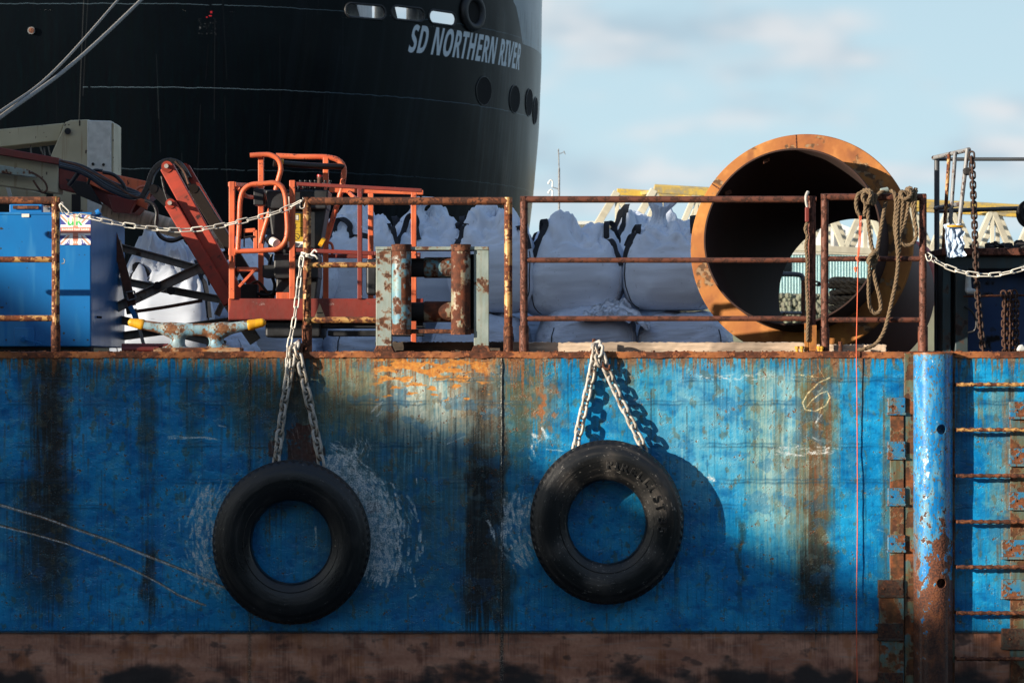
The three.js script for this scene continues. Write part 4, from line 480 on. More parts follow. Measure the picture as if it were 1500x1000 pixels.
// ---------------------------------------------------------------- tyres
const font = await new FontLoader().loadAsync('fonts/droid/droid_sans_bold.typeface.json');
function makeTyre(label, cx, cy, rx, ry, hole, turn, letters) {
  const R = rx / 216, k = ry / rx, w = 0.2, tm = letters ? M.tyreB : M.tyre, r0 = hole / 216, z0 = 0.012, o = thing('tyre_fender', label, 'tyre', V(hx(cx), hy(cy + ry), z0), 'tyre fenders hung on the barge side');
  // profile radius / depth (depth 0 at the steel side), outside in
  const pr = [[r0 + 0.012, 0.05], [r0 + 0.0, 0.07], [r0 - 0.004, 0.12], [r0, 0.19], [r0 + 0.012, 0.212], [r0 + 0.028, 0.222], [r0 + 0.05, 0.234], [r0 + 0.09, 0.25], [r0 + 0.14, 0.258], [R - 0.13, 0.258], [R - 0.09, 0.252], [R - 0.06, 0.241], [R - 0.054, 0.236], [R - 0.03, 0.224], [R - 0.012, 0.21], [R - 0.002, 0.196], [R, 0.18], [R - 0.001, 0.165], [R - 0.012, 0.16], [R - 0.012, 0.15], [R, 0.146], [R, 0.108], [R - 0.012, 0.104], [R - 0.012, 0.094], [R, 0.09], [R - 0.004, 0.05], [R - 0.03, 0.024], [R - 0.12, 0.0], [r0 + 0.1, 0.0], [r0 + 0.012, 0.05]];
  const prof = []; for (let i = 0; i < pr.length - 1; i++) for (let q = 0; q < 2; q++) prof.push([mixn(pr[i][0], pr[i + 1][0], q / 2), mixn(pr[i][1], pr[i + 1][1], q / 2)]); prof.push(pr[pr.length - 1]);
  const nA = 256, nP = prof.length, pos = [], uv = [], idx = [], q0 = turn;
  for (let i = 0; i <= nA; i++) { const a = i / nA * Math.PI * 2 + q0, lug = (Math.floor(i / 2) % 2); for (let j = 0; j < nP; j++) { let [r, d] = prof[j]; if (r > R - 0.02 && d > 0.176 && lug) { r -= 0.006; d -= 0.003; } const sag = 1 + 0.004 * Math.sin(a * 2 + 1); r *= sag; const dd = d * (w / 0.255) * (1 + 0.03 * Math.sin(a + 0.4)); pos.push(hx(cx) + Math.cos(a) * r, hy(cy) + Math.sin(a) * r * k, z0 + dd); uv.push((i % (nA + 1)) / nA * 3, (r - r0) * 2.2 + (d < 0.14 ? 0.5 : 0)); } }
  for (let i = 0; i < nA; i++) for (let j = 0; j < nP - 1; j++) { const a = i * nP + j, b = a + nP; idx.push(a, a + 1, b, b, a + 1, b + 1); }
  let g = new THREE.BufferGeometry(); g.setAttribute('position', new THREE.Float32BufferAttribute(pos, 3)); g.setAttribute('uv', new THREE.Float32BufferAttribute(uv, 2)); g.setIndex(idx); g.computeVertexNormals(); g = toCreasedNormals(g, 0.7);
  const N = g.attributes.normal, PP = g.attributes.position; let s = 0; for (let i = 0; i < N.count; i += 50) if (PP.getZ(i) > z0 + 0.19) s += N.getZ(i); if (s < 0) throw new Error('tyre inside out');
  const body = part('casing', g, tm, o);
  part('bead_ring', (() => { const rr = (r0 + 0.05), pts = []; for (let i = 0; i < 120; i++) { const a = i / 120 * 6.2832; pts.push(V(hx(cx) + Math.cos(a) * rr, hy(cy) + Math.sin(a) * rr * k, z0 + 0.2345 * w / 0.255)); } return tube(pts, 0.0025, 6, true); })(), tm, body);
  if (letters) {
    const gs = [], rr = R - 0.178; let a = 1.62;   // letters stand along the sidewall, read clockwise
    for (const ch of letters) {
      if (ch === ' ') { a -= 0.075; continue; }
      const t = new TextGeometry(ch, { font, size: 0.06, depth: 0.006, curveSegments: 3, bevelEnabled: true, bevelSize: 0.0012, bevelThickness: 0.0012, bevelSegments: 1 }); t.computeBoundingBox(); const wd = t.boundingBox.max.x; t.translate(-wd / 2, 0, 0);
      a -= (wd / 2 + 0.006) / (rr + 0.02); const m4 = new THREE.Matrix4().makeTranslation(hx(cx) + Math.cos(a) * rr, hy(cy) + Math.sin(a) * rr * k, z0 + 0.2565 * w / 0.255).multiply(new THREE.Matrix4().makeRotationZ(a - Math.PI / 2)); gs.push(uvBox(t.applyMatrix4(m4))); a -= (wd / 2 + 0.006) / (rr + 0.02);
    }
    part('raised_lettering', gs, tm, body);
  }
  return o;
}
makeTyre('black tyre fender hanging in shade with white scrapes round it, left of two', 429, 792, 114.5, 120, 58, 0.3, '');
makeTyre('grey dusted tyre fender with raised lettering in the sun, right of two', 888, 763, 111.5, 120, 57, 1.1, 'PIRELLI ST 35');

// ---------------------------------------------------------------- chains
{
  let o = thing('fender_chain', 'doubled galvanised chain holding the shaded left tyre', 'chain', P(432, 512, 0.04), 'heavy chains of the tyre fenders');
  const lk = [M.chainGal, M.chainGalB, M.chainGal];
  const leg = (pts, seed) => chain(o, pts.map(([x, y, z]) => V(hx(x), hy(y), z)), 0.094, 0.058, 0.0108, lk, { seed, base: 0.75 });
  leg([[431, 505, -0.03], [430, 510, 0.025], [425, 540, 0.03], [415, 600, 0.04], [409, 650, 0.062], [405, 682, 0.08]], 5); leg([[434, 505, -0.03], [436, 510, 0.025], [444, 550, 0.03], [458, 610, 0.042], [466, 650, 0.062], [472, 682, 0.08]], 6);
  part('shackle', tube(curve([V(hx(428), hy(503), -0.01), V(hx(427), hy(516), 0.03), V(hx(434), hy(521), 0.035), V(hx(441), hy(515), 0.03), V(hx(440), hy(503), -0.01)], 16), 0.009, 8), M.rust, o);
  part('eye_bolt', [cyl(V(hx(437), -0.01, -0.05), V(hx(437), hy(497), -0.05), 0.011, 10), tube(curve([V(hx(428), hy(512), -0.05), V(hx(430), hy(506), -0.03), V(hx(440), hy(508), -0.03), V(hx(446), hy(504), -0.04)], 14), 0.011, 8)], M.rust, o);
  o = thing('fender_chain', 'doubled galvanised chain holding the sunlit right tyre', 'chain', P(873, 512, 0.04), 'heavy chains of the tyre fenders');
  leg([[873, 503, -0.04], [872, 510, 0.025], [868, 540, 0.032], [857, 590, 0.044], [848, 630, 0.062], [842, 660, 0.08]], 7); leg([[875, 503, -0.04], [877, 510, 0.028], [888, 540, 0.036], [908, 585, 0.046], [929, 628, 0.064], [944, 660, 0.08]], 8); leg([[879, 508, 0.03], [876, 520, 0.05], [880, 534, 0.055]], 9);
  part('shackle', tube(curve([V(hx(882), hy(530), 0.05), V(hx(885), hy(539), 0.075), V(hx(891), hy(541), 0.075), V(hx(893), hy(535), 0.05)], 14), 0.008, 8), M.rust, o);
  part('eye_bolt', [cyl(V(hx(870.5), -0.01, -0.06), V(hx(870.5), hy(496), -0.06), 0.012, 10), boxAt(hx(866), hx(880), -0.005, 0.03, -0.09, -0.02, 0.004)], M.rust, o);
  o = thing('barrier_chain', 'slack pale galvanised chain strung between the two left railings', 'chain', P(265, 338, ZR));
  chain(o, [[88, 300], [100, 312], [130, 318], [170, 327], [220, 334], [270, 337], [320, 331], [370, 320], [410, 309], [441, 294]].map(([x, y]) => P(x, y, ZR + 0.02)), 0.092, 0.036, 0.0046, [M.chainWhite, M.chainGal, M.chainGal], { seed: 11, base: 0.55 });
  part('end_ring', tube(curve([P(441, 292, ZR + 0.02), P(439, 300, ZR + 0.02), P(440, 305, ZR + 0.02), P(445, 304, ZR + 0.02), P(446, 296, ZR + 0.02), P(443, 289, ZR + 0.02)], 16), 0.004, 7), M.chainGal, o);
  part('end_ring', tube(curve([P(92, 313, ZR + 0.02), P(88, 306, ZR + 0.02), P(88, 298, ZR + 0.02), P(91, 296, ZR + 0.02), P(92, 303, ZR + 0.02)], 16), 0.004, 7), M.chainGal, o);
  o = thing('tie_chain', 'thin pale chain hanging from the railing post down to the left tyre chain', 'chain', P(438, 512, ZR));
  chain(o, [[442, 376], [438, 410], [434, 445], [429, 478], [423, 508], [421, 540], [418, 568]].map(([x, y], i) => P(x, y, [0.0, 0.0, 0.0, 0.0, 0.03, 0.05, 0.055][i])), 0.084, 0.034, 0.0052, [M.chainWhite, M.chainGal], { seed: 12, base: 0.5 });
  const k = []; for (let i = 0; i < 46; i++) { const q = i / 46 * 6.2832 * 3.5; k.push(P(449.5 + Math.cos(q) * 8.2, 371 + i * 0.12 + Math.sin(q * 1.7) * 2, ZR + Math.sin(q) * 8.2 / 216)); }
  part('lashing', [tube(k, 0.006, 6), smoothTube([P(455, 372, ZR + 0.03), P(461, 366, ZR + 0.05), P(464, 369, ZR + 0.05)], 0.006, 8, 6), smoothTube([P(455, 373, ZR + 0.03), P(462, 375, ZR + 0.05), P(465, 379, ZR + 0.04)], 0.006, 8, 6), smoothTube([P(446, 372, ZR + 0.04), P(440, 375, ZR + 0.05), P(442, 380, ZR + 0.04)], 0.006, 8, 6)], M.chainWhite, o);
  o = thing('barrier_chain', 'white chain sagging from the rope hung gate to the right edge', 'chain', P(1430, 403, ZR));
  chain(o, [[1358, 372], [1375, 384], [1400, 395], [1430, 402], [1460, 402], [1490, 396], [1530, 382], [1560, 368]].map(([x, y]) => P(x, y, ZR)), 0.094, 0.036, 0.0048, M.chainWhite, { seed: 14, base: 0.6 });
  part('end_ring', tube(curve([P(1356, 372, ZR + 0.02), P(1360, 382, ZR + 0.03), P(1364, 381, ZR + 0.03), P(1365, 373, ZR + 0.02), P(1361, 376, ZR + 0.02)], 14), 0.004, 7), M.chainWhite, o);
  o = thing('lashing_strop', 'grey hook and red turnbuckle on an old brown strop along the railing post', 'lashing', P(1183, 512, ZR + 0.05));
  part('hook', tube(curve([P(1184, 281, ZR + 0.03), P(1181, 288, ZR + 0.05), P(1182, 300, ZR + 0.05), P(1184, 308, ZR + 0.05)], 14), (u) => 0.012 - 0.004 * u, 10), M.chainGal, o);
  part('turnbuckle', [pxBox(1180, 303, 1186, 325, ZR + 0.06, 0.03, 0.006)], M.redDark, o);
  part('strop', rope([[1183, 325], [1180, 336], [1183, 345], [1181, 360], [1183, 385], [1182, 410], [1184, 450], [1183, 500]].map(([x, y]) => P(x, y, ZR + 0.045)), 0.012), M.rope, o);
}
// ---------------------------------------------------------------- rope and twine on the gate
{
  const o = thing('mooring_rope', 'knotted brown rope hung in loops over the gate railing', 'rope', P(1295, 515, ZR)), zf = ZR + 0.045, zb = ZR - 0.04, R = 0.0138;
  const rp = (l, r = R) => part('strand', rope(l.map(([x, y, z]) => P(x, y, z ?? zf)), r), M.rope, o);
  rp([[1262, 318], [1256, 308], [1255, 292], [1259, 283, zf], [1265, 284], [1268, 296], [1267, 312], [1262, 320], [1258, 312, zf + 0.01]]);
  rp([[1262, 282, zb], [1268, 278, ZR], [1276, 280, zf], [1278, 292, zf + 0.02], [1270, 298, zf + 0.02], [1264, 290, zf + 0.02], [1268, 281, zf + 0.01], [1276, 284, zf + 0.03], [1273, 295, zf + 0.03], [1281, 298, zf], [1284, 288, zf], [1292, 281, zf], [1302, 279, ZR + 0.02], [1310, 282, zf], [1313, 300], [1311, 330], [1313, 348], [1316, 380], [1314, 405], [1307, 440], [1300, 470], [1295, 486], [1284, 503, -0.03], [1270, 510, -0.02], [1256, 513, -0.03]]);
  rp([[1274, 290, zb], [1272, 310], [1274, 340], [1278, 362], [1281, 372, zf + 0.01], [1275, 388, zf + 0.02], [1274, 400], [1273, 430], [1276, 452], [1283, 459], [1290, 454], [1289, 436], [1283, 412], [1280, 392], [1284, 374, zf + 0.02], [1288, 350], [1294, 318], [1298, 296, zb]]);
  rp([[1285, 366, zf + 0.01], [1276, 374, zf + 0.035], [1272, 384, zf + 0.02], [1280, 386, zf + 0.01], [1286, 374, zf + 0.03], [1283, 370, zf + 0.04], [1274, 380, zf + 0.045], [1276, 390, zf + 0.03], [1284, 384, zf]]);
  rp([[1318, 300, zb], [1321, 282, ZR], [1324, 283, zf], [1322, 310], [1319, 340], [1317, 372], [1314, 340, zf + 0.01], [1316, 305, zf], [1319, 284, zf], [1322, 280, zb]]);
  rp([[1330, 294, zb], [1328, 279, ZR], [1333, 279, zf + 0.01], [1337, 300], [1341, 325], [1343, 345], [1337, 357], [1326, 359], [1318, 353], [1319, 344], [1326, 325], [1331, 300], [1330, 284, zf + 0.015], [1322, 281, zf + 0.02], [1323, 291, zf + 0.03], [1332, 289, zf + 0.035], [1337, 281, zf], [1334, 275, ZR], [1328, 277, zb]]);
  rp([[1338, 282, zb], [1342, 277, ZR], [1341, 290, zf], [1340, 318, zf - 0.01], [1341, 330, zf - 0.01]], 0.015);
  part('whipping', cyl(P(1291, 280, ZR + 0.03), P(1301, 278, ZR + 0.02), 0.02, 10), M.greyFrame, o);
  const t = thing('twine', 'orange twine tied to the gate rail and trailing down the barge side', 'twine', V(hx(1255), -2.7, 0.03));
  part('line', [tube(curve([P(1260, 316, zf + 0.02), P(1259, 350, zf), P(1257, 376, zf + 0.01), P(1257, 400, 0.03), P(1256, 460, 0.04), P(1255, 512, 0.03), V(hx(1255), hy(560), 0.022), V(hx(1256), hy(760), 0.02), V(hx(1254.5), hy(900), 0.022), V(hx(1256), hy(1030), 0.02)], 90), 0.0036, 6), tube(curve([P(1262, 316, zf + 0.02), P(1261, 350, zf), P(1258, 378, zf + 0.01)], 20), 0.0036, 6)], M.twine, t);
  part('knot', [blob([[P(1256, 378, zf), P(1258, 382, zf), 0.012, 0.009], [P(1253.5, 393, zf), P(1254, 397, zf), 0.011, 0.008]], 0.004, 0.004), smoothTube([P(1257, 382, zf), P(1257, 390, zf), P(1254, 395, zf)], 0.004, 10, 6)], M.twine, t);
}
// ---------------------------------------------------------------- timbers and bits on the deck edge
{
  const timber = (label, x0, x1, y0, y1, z, d, m, seed) => { const a = P(x0, y1, z), b = P(x1, y0, z), g = new THREE.BoxGeometry(b.x - a.x, b.y - a.y, d, 120, 4, 6); const p = g.attributes.position; for (let i = 0; i < p.count; i++) { const x = p.getX(i), y = p.getY(i), zz = p.getZ(i), top = y > 0; p.setXYZ(i, x + (Math.abs(x) > (b.x - a.x) / 2 - 0.01 ? 0.02 * N2(y * 30, zz * 20 + seed) : 0), y + (top ? 0.008 * fb2(x * 7 + seed, zz * 12, 3) + 0.004 * N2(x * 40, seed) : 0), zz + 0.006 * fb2(x * 6, y * 40 + seed, 3)); } g.computeVertexNormals(); g.translate((a.x + b.x) / 2, (a.y + b.y) / 2, z - d / 2); return solo('timber', label, 'timber', uvBox(g), m); };
  timber('pale weathered timber lying along the deck edge below the bulk bags', 752, 1180, 501.5, 517, -0.17, 0.13, M.timber, 3);
  timber('short pale timber end lying under the gate railing', 1190, 1298, 505, 517, -0.2, 0.12, M.timber, 8);
  timber('dark wet timber behind the roller fairlead', 552, 738, 501, 517, -0.3, 0.14, M.timberDark, 5);
  const b = thing('deck_bolts', 'cluster of yellow stained bolts at the foot of the split railing post', 'bolts', P(1185, 515, -0.03).setY(0));
  for (const x of [1168, 1175, 1200, 1204]) { const p = P(x, 506, -0.02); part('bolt', [new THREE.CylinderGeometry(0.011, 0.011, 0.035, 6).translate(p.x, 0.015, p.z), new THREE.CylinderGeometry(0.017, 0.017, 0.018, 6).translate(p.x, 0.028, p.z)].map(uvBox), M.yellow, b); }
  solo('deck_pin', 'short rusty pin standing on the deck edge right of the railing gap', 'pin', tube([V(hx(1233), -0.01, -0.05), V(hx(1233), 0.05, -0.05), V(hx(1233), hy(500), -0.05)], 0.014, 10), M.rust);
  solo('deck_fitting', 'small white fitting on the deck edge at the far right', 'fitting', blob([[V(hx(1496), hy(512), -0.06), V(hx(1503), hy(511), -0.06), 0.016, 0.016], [V(hx(1498), hy(508), -0.06), V(hx(1500), hy(507), -0.06), 0.014, 0.012]], 0.006, 0.005), M.whitePaint);
  const r = rng(44); // grit and flakes lying along the edge, too many to count
  const gs = []; for (let i = 0; i < 260; i++) { const g = new THREE.IcosahedronGeometry(0.004 + 0.009 * r() * r(), 0), p = g.attributes.position; for (let q = 0; q < p.count; q++) p.setY(q, p.getY(q) * 0.6); g.computeVertexNormals(); g.rotateY(r() * 6); g.translate(mixn(hx(-40), hx(1540), r()), 0.004, -0.01 - r() * 0.12); gs.push(uvBox(g)); }
  const s = solo('rust_flakes', 'loose rust flakes and grit along the deck edge', 'rust flakes', gs, M.rust); s.userData.kind = 'stuff';
}
// ---------------------------------------------------------------- fuel tank
function canvasTex(w, h, draw) { const c = document.createElement('canvas'); c.width = w; c.height = h; draw(c.getContext('2d'), w, h); const t = new THREE.CanvasTexture(c); t.colorSpace = THREE.SRGBColorSpace; t.wrapS = t.wrapT = THREE.ClampToEdgeWrapping; return t; }
const decal = (x0, y0, x1, y1, z, m, name, o) => { const a = P(x0, y1, z), b = P(x1, y0, z); const g = new THREE.PlaneGeometry(b.x - a.x, b.y - a.y); g.translate((a.x + b.x) / 2, (a.y + b.y) / 2, z); return part(name, g, m, o); };
{
  const z = -0.6, o = thing('fuel_tank', 'blue steel fuel tank box with flag sticker on its front', 'fuel tank', P(20, 515, z).setY(-0.35));
  part('body', pxBox(-9, 312, 133, 508, z, 1.62, 0.012), M.tankBlue, o); for (const q of [0.03, 1.4]) part('skid', pxBox(-9, 506, 133, 575, z - q, 0.12), M.scrap, o);
  const a = P(133, 312, z);
  part('lid_rim', [boxAt(P(-9, 0, z).x, a.x + 0.006, a.y - 0.012, a.y + 0.006, z - 1.62, z + 0.006, 0.004)], M.tankBlue, o);
  const h = part('hatch', pxBox(13, 299, 61, 312, z - 0.12, 0.4, 0.006), M.tankBlue, o); part('handle', pxBox(18, 301, 56, 306, z - 0.1, 0.012, 0.003), M.rust, h);
  part('lifting_lug', [pxBox(63, 301, 73, 313, z - 0.06, 0.016, 0.003), cyl(P(68, 305, z - 0.05), P(68, 305, z - 0.08), 0.008, 10)], M.paleGal, o);
  part('filler_pipe', [cyl(P(142, 322, z - 0.25), P(142, 313, z - 0.25), 0.024, 14), cyl(P(141, 313, z - 0.24), P(146, 310, z - 0.24), 0.026, 14)], M.tankBlue, o);
  part('outlet', [cyl(P(33, 496, z), P(33, 497, z + 0.05), 0.018, 12), bar(P(36, 497, z + 0.05), P(60, 503, z + 0.05), 0.014, 0.008), pxBox(20, 480, 50, 507, z + 0.008, 0.01, 0.003)], M.tankBlue, o);
  part('bolt_row', [0.25, 0.32, 0.4].map((q) => cyl(V(a.x + 0.001, 0.25, z - q), V(a.x + 0.012, 0.25, z - q), 0.008, 8)), M.scrap, o);
  const st = canvasTex(256, 256, (g, w, hh) => {
    g.fillStyle = '#fbf8f4'; g.fillRect(0, 0, w, hh); g.fillStyle = '#4f559c'; for (const [x, y] of [[0, 0], [1, 0], [0, 1], [1, 1]]) { g.fillRect(x * 170, y * 170, 86, 86); }
    g.lineCap = 'butt'; g.strokeStyle = '#fbf8f4'; g.lineWidth = 44; g.beginPath(); g.moveTo(0, 0); g.lineTo(w, hh); g.moveTo(w, 0); g.lineTo(0, hh); g.stroke(); g.strokeStyle = '#e8a088'; g.lineWidth = 16; g.beginPath(); g.moveTo(0, 6); g.lineTo(w, hh + 6); g.moveTo(w, -6); g.lineTo(0, hh - 6); g.stroke();
    g.fillStyle = '#fbf8f4'; g.fillRect(78, 0, 100, hh); g.fillRect(0, 92, w, 84); g.fillStyle = '#e99a80'; g.fillRect(106, 0, 44, hh); g.fillStyle = '#e08a74'; g.fillRect(0, 108, w, 50);
    g.textAlign = 'center'; g.font = 'bold 112px sans-serif'; g.lineWidth = 6; g.strokeStyle = '#fbf8f4'; g.strokeText('uk', w / 2 - 8, 92); const gr = g.createLinearGradient(0, 20, 0, 92); gr.addColorStop(0, '#cfe4b0'); gr.addColorStop(0.55, '#c4e0a4'); gr.addColorStop(0.58, '#52c06a'); gr.addColorStop(1, '#46b85c'); g.fillStyle = gr; g.fillText('uk', w / 2 - 8, 92);
    g.fillStyle = '#fff6ee'; g.font = 'bold 27px sans-serif'; g.fillText('bunded fuel tanks', w / 2, 134); g.fillStyle = '#c86a5c'; g.fillRect(34, 150, 190, 3); g.fillRect(52, 166, 150, 3); g.fillRect(104, 182, 48, 12); g.fillRect(106, 202, 44, 10); g.strokeStyle = '#ffffff'; g.lineWidth = 5; g.beginPath(); for (let i = 0; i < 11; i++) { const x = 48 + i * 16; g.moveTo(x, 226); g.lineTo(x + 3, 244); } g.stroke();
  });
  decal(88, 314, 132, 358.5, z + 0.007, new THREE.MeshStandardMaterial({ map: st, roughness: 0.4, name: 'flag_sticker' }), 'sticker', o); decal(31, 313, 42, 318, z + 0.0075, M.chainWhite, 'label_plate', o);
}

// ---------------------------------------------------------------- cream lift behind the tank and the orange boom lift
{
  const z = -3.4, o = thing('crane_arm', 'cream steel lift arm with white end block behind the blue tank', 'lift arm', P(110, 518, z).setY(-0.35));
  const sh2 = (pts, zf, d, m, name) => { const s = new THREE.Shape(); pts.forEach(([x, y], i) => { const p = P(x, y, zf); i ? s.lineTo(p.x, p.y) : s.moveTo(p.x, p.y); }); const g = new THREE.ExtrudeGeometry(s, { depth: d, bevelEnabled: true, bevelSize: 0.006, bevelThickness: 0.006, bevelSegments: 1 }); g.translate(0, 0, zf - d); return part(name, uvBox(g), m, o); };
  const ck = sh2([[75, 228], [96, 180], [103, 177], [128, 176], [128, 330], [118, 345], [80, 330], [78, 250]], z, 0.5, M.tan, 'knuckle_plate');
  sh2([[-60, 196], [92, 181], [84, 205], [-60, 221]], z - 0.12, 0.3, M.tan, 'boom'); sh2([[128, 177], [161, 178], [161, 330], [128, 330]], z + 0.012, 0.5, M.whitePaint, 'end_block');
  sh2([[161, 179], [165, 181], [165, 330], [161, 330]], z - 0.02, 0.4, M.tan, 'edge_plate');
  part('pivot_pin', cyl(P(98.5, 192, z - 0.02), P(98.5, 192, z + 0.035), 0.026, 20), M.black, ck); for (const [x, y] of [[135.5, 240], [151, 241]]) part('bolt', cyl(P(x, y, z), P(x, y, z + 0.03), 0.012, 10), M.scrap, o); part('slot', pxBox(115, 176, 117, 184, z + 0.01, 0.02, 0.001), M.scrap, ck);
  sh2([[78, 330], [165, 330], [165, 530], [78, 530]], z - 0.05, 0.5, M.tan, 'mast'); sh2([[105, 285], [117, 285], [117, 310], [105, 310]], z + 0.004, 0.01, M.scrap, 'mast_slot');
  sh2([[-60, 268], [20, 274], [58, 283], [56, 292], [-60, 290]], z + 0.3, 0.25, M.tan, 'lower_beam'); part('reflector_plate', bar(P(9, 268, z + 0.35), P(15, 290, z + 0.35), 0.02, 0.03), M.whitePaint, o);
  const hs = [[58, 214, 62, 226], [64, 216, 65, 228], [70, 214, 73, 227], [44, 212, 45, 224]].map(([a, b, c, d]) => cyl(P(a, b, z - 0.2), P(c, d, z - 0.2), 0.007, 6)); part('rod', hs, M.paleGal, o);
  const gb = solo('grey_beam', 'pale grey rounded beam lying behind the chain and boom arms', 'beam', tube(curve([P(150, 305, -2.9), P(200, 318, -2.9), P(262, 336, -2.9), P(330, 352, -2.9)], 20), 13 * SC(-2.9), 14), M.timber); void gb;
}
const liftZ = -1.2;
{
  const zf = -1.1, zb = -2.0, o = thing('boom_lift', 'orange red boom lift with railed work basket and folded jib arms', 'boom lift', P(440, 518, -1.5).setY(-0.35));
  const W = (a, z = zf) => P(a[0], a[1], z);
  const sq = (pts, z, w = 10, m = M.red, name = 'basket_rail') => { const s = w * SC(z), g = []; for (let i = 0; i < pts.length - 1; i++) g.push(bar(W(pts[i], pts[i][2] ?? z), W(pts[i + 1], pts[i + 1][2] ?? z), s, s, Math.abs(pts[i][0] - pts[i + 1][0]) < 3 ? V(0, 0, 1) : V(0, 1, 0), 0.005)); return part(name, g, m, o); };
  const rd = (pts, z, w = 9, n = 50) => part('bent_tube', tube(curve(pts.map((p) => W(p, p[2] ?? z)), n), w / 2 * SC(z), 12), M.red, o);
  // ---- arms
  const beam = (pts, z, d, m, name, parent = o) => { const s = new THREE.Shape(); pts.forEach(([x, y], i) => { const p = P(x, y, z); i ? s.lineTo(p.x, p.y) : s.moveTo(p.x, p.y); }); const g = new THREE.ExtrudeGeometry(s, { depth: d, bevelEnabled: true, bevelSize: 0.005, bevelThickness: 0.005, bevelSegments: 1 }); g.translate(0, 0, z - d); return part(name, uvBox(g), m, parent); };
  const zA = -2.5;
  beam([[-60, 206], [85, 232], [85, 240], [-60, 216]], zA + 0.1, 0.34, M.redDark, 'main_boom'); beam([[-60, 218], [84, 241], [84, 282], [-60, 262]], zA, 0.22, M.tan, 'boom_web');
  const jib = beam([[78, 240], [120, 246], [214, 266], [222, 285], [196, 311], [166, 308], [150, 296], [128, 285], [88, 276]], zA - 0.02, 0.3, M.redDark, 'jib_head');
  beam([[125, 247], [222, 268], [214, 306], [180, 290], [128, 268]], zA + 0.02, 0.02, M.red, 'jib_cover', jib); beam([[158, 286], [198, 292], [188, 312], [166, 310]], zA + 0.12, 0.1, M.redDark, 'jib_lug', jib); beam([[96, 262], [128, 268], [148, 300], [112, 284]], zA + 0.06, 0.05, M.scrap, 'jib_cavity', jib);
  beam([[-60, 233], [40, 249], [52, 255], [50, 259], [-60, 245]], zA + 0.12, 0.06, M.greyFrame, 'hose_tray');
  const ram = (x0, y0, x1, y1, z, w, m, name) => part(name, [bar(P(x0, y0, z), P(x1, y1, z), w * SC(z), w * SC(z) * 1.3, V(0, 0, 1).cross(P(x1, y1, z).sub(P(x0, y0, z))).normalize(), 0.008), cyl(P(x0, y0, z - w * SC(z) * 0.65), P(x0, y0, z + w * SC(z) * 0.66), w * 0.52 * SC(z), 18)], m, o);
  ram(244, 244, 352, 440, -1.6, 16, M.redArm, 'jib_arm'); ram(249, 298, 336, 444, -1.55, 14, M.redArm, 'jib_arm'); ram(270, 245, 372, 420, -2.05, 12, M.redArm, 'jib_arm'); ram(283, 276, 362, 402, -1.85, 13, M.blackBlue ?? M.darkSteel, 'jib_cylinder');
  part('pivot_pin', [[243, 243, -1.5], [248, 297, -1.46]].map(([x, y, z]) => cyl(P(x, y, z - 0.05), P(x, y, z + 0.02), 0.016, 12)), M.chainGal, o);
  ram(224, 276, 250, 300, -1.9, 12, M.scrap, 'jib_link');
  // ---- hoses
  const hose = (pts, z, r, m = M.hose) => part('hose', smoothTube(pts.map((p) => W(p, p[2] ?? z)), r, 60, 8), m, o);
  for (let i = 0; i < 4; i++) hose([[86, 236 + i * 2.4], [120, 244 + i * 3], [160, 266 + i * 4], [195, 280 + i * 3.2], [212, 286 - i], [222, 262 - i * 1.2], [232 + i, 243 - i], [248, 236 + i * 0.6], [264 - i, 240 + i], [276 - i * 2, 258], [290 - i * 2, 280 + i * 2]], -2.15 + i * 0.05, 0.016);
  { const g = []; const c = curve([[208, 290], [217, 272], [223, 254], [233, 242], [246, 236], [259, 238], [268, 246], [276, 260]].map((p) => W(p, -1.95)), 42); for (let i = 0; i < 42; i++) { const d = c[i + 1].clone().sub(c[i]).normalize(); g.push(bar(c[i].clone().addScaledVector(d, -0.004), c[i].clone().addScaledVector(d, 0.022), 0.1, 0.042, V(0, 0, 1).cross(d), 0.006)); } part('cable_carrier', g, M.hose, o); }
  hose([[88, 235], [115, 243], [140, 256], [165, 268], [188, 284], [205, 289], [214, 284]], -1.98, 0.008, M.strapBrown); hose([[256, 236, -1.9], [268, 250, -1.9], [276, 270, -1.8]], -1.8, 0.008, M.strapBrown);
  hose([[212, 293], [224, 299], [229, 310], [228, 330], [234, 346], [250, 353], [266, 348], [274, 344]], -1.7, 0.014); hose([[226, 300], [230, 320], [229, 336], [240, 349], [258, 350], [270, 344]], -1.75, 0.012); hose([[45, 252], [56, 258], [66, 268], [68, 278], [62, 282], [56, 276], [48, 264]], -2.3, 0.008, M.strapBrown);
  hose([[236, 258], [240, 278], [246, 296]], -1.62, 0.008); hose([[150, 252], [166, 256], [180, 270], [186, 288]], -2.1, 0.014); hose([[128, 270], [136, 250], [150, 250]], -2.2, 0.012, M.hose); hose([[100, 272], [112, 256], [118, 244]], -2.2, 0.018); hose([[196, 286], [202, 276], [216, 272]], -2.3, 0.012, M.red);
  // ---- basket
  part('toe_board', [pxBox(334, 437, 620, 469, zf, 0.016, 0.004)], M.redDark, o); part('floor', pxBox(334, 462, 620, 470, zf - 0.02, 0.88, 0.004), M.redDark, o); part('toe_board', [bar(P(336, 455, zb), P(612, 455, zb), 0.016, 0.15)], M.redDark, o); part('toe_board', [bar(P(336, 453, zf), P(336, 453, zb), 0.016, 0.16)], M.red, o);
  sq([[339.5, 266], [339.5, 438]], zf, 8.5); sq([[334, 270], [346, 270]], zf, 7); sq([[428, 264], [428, 438]], zf, 8.5); part('gusset', [pxBox(404, 428, 424, 438, zf, 0.014)], M.red, o);
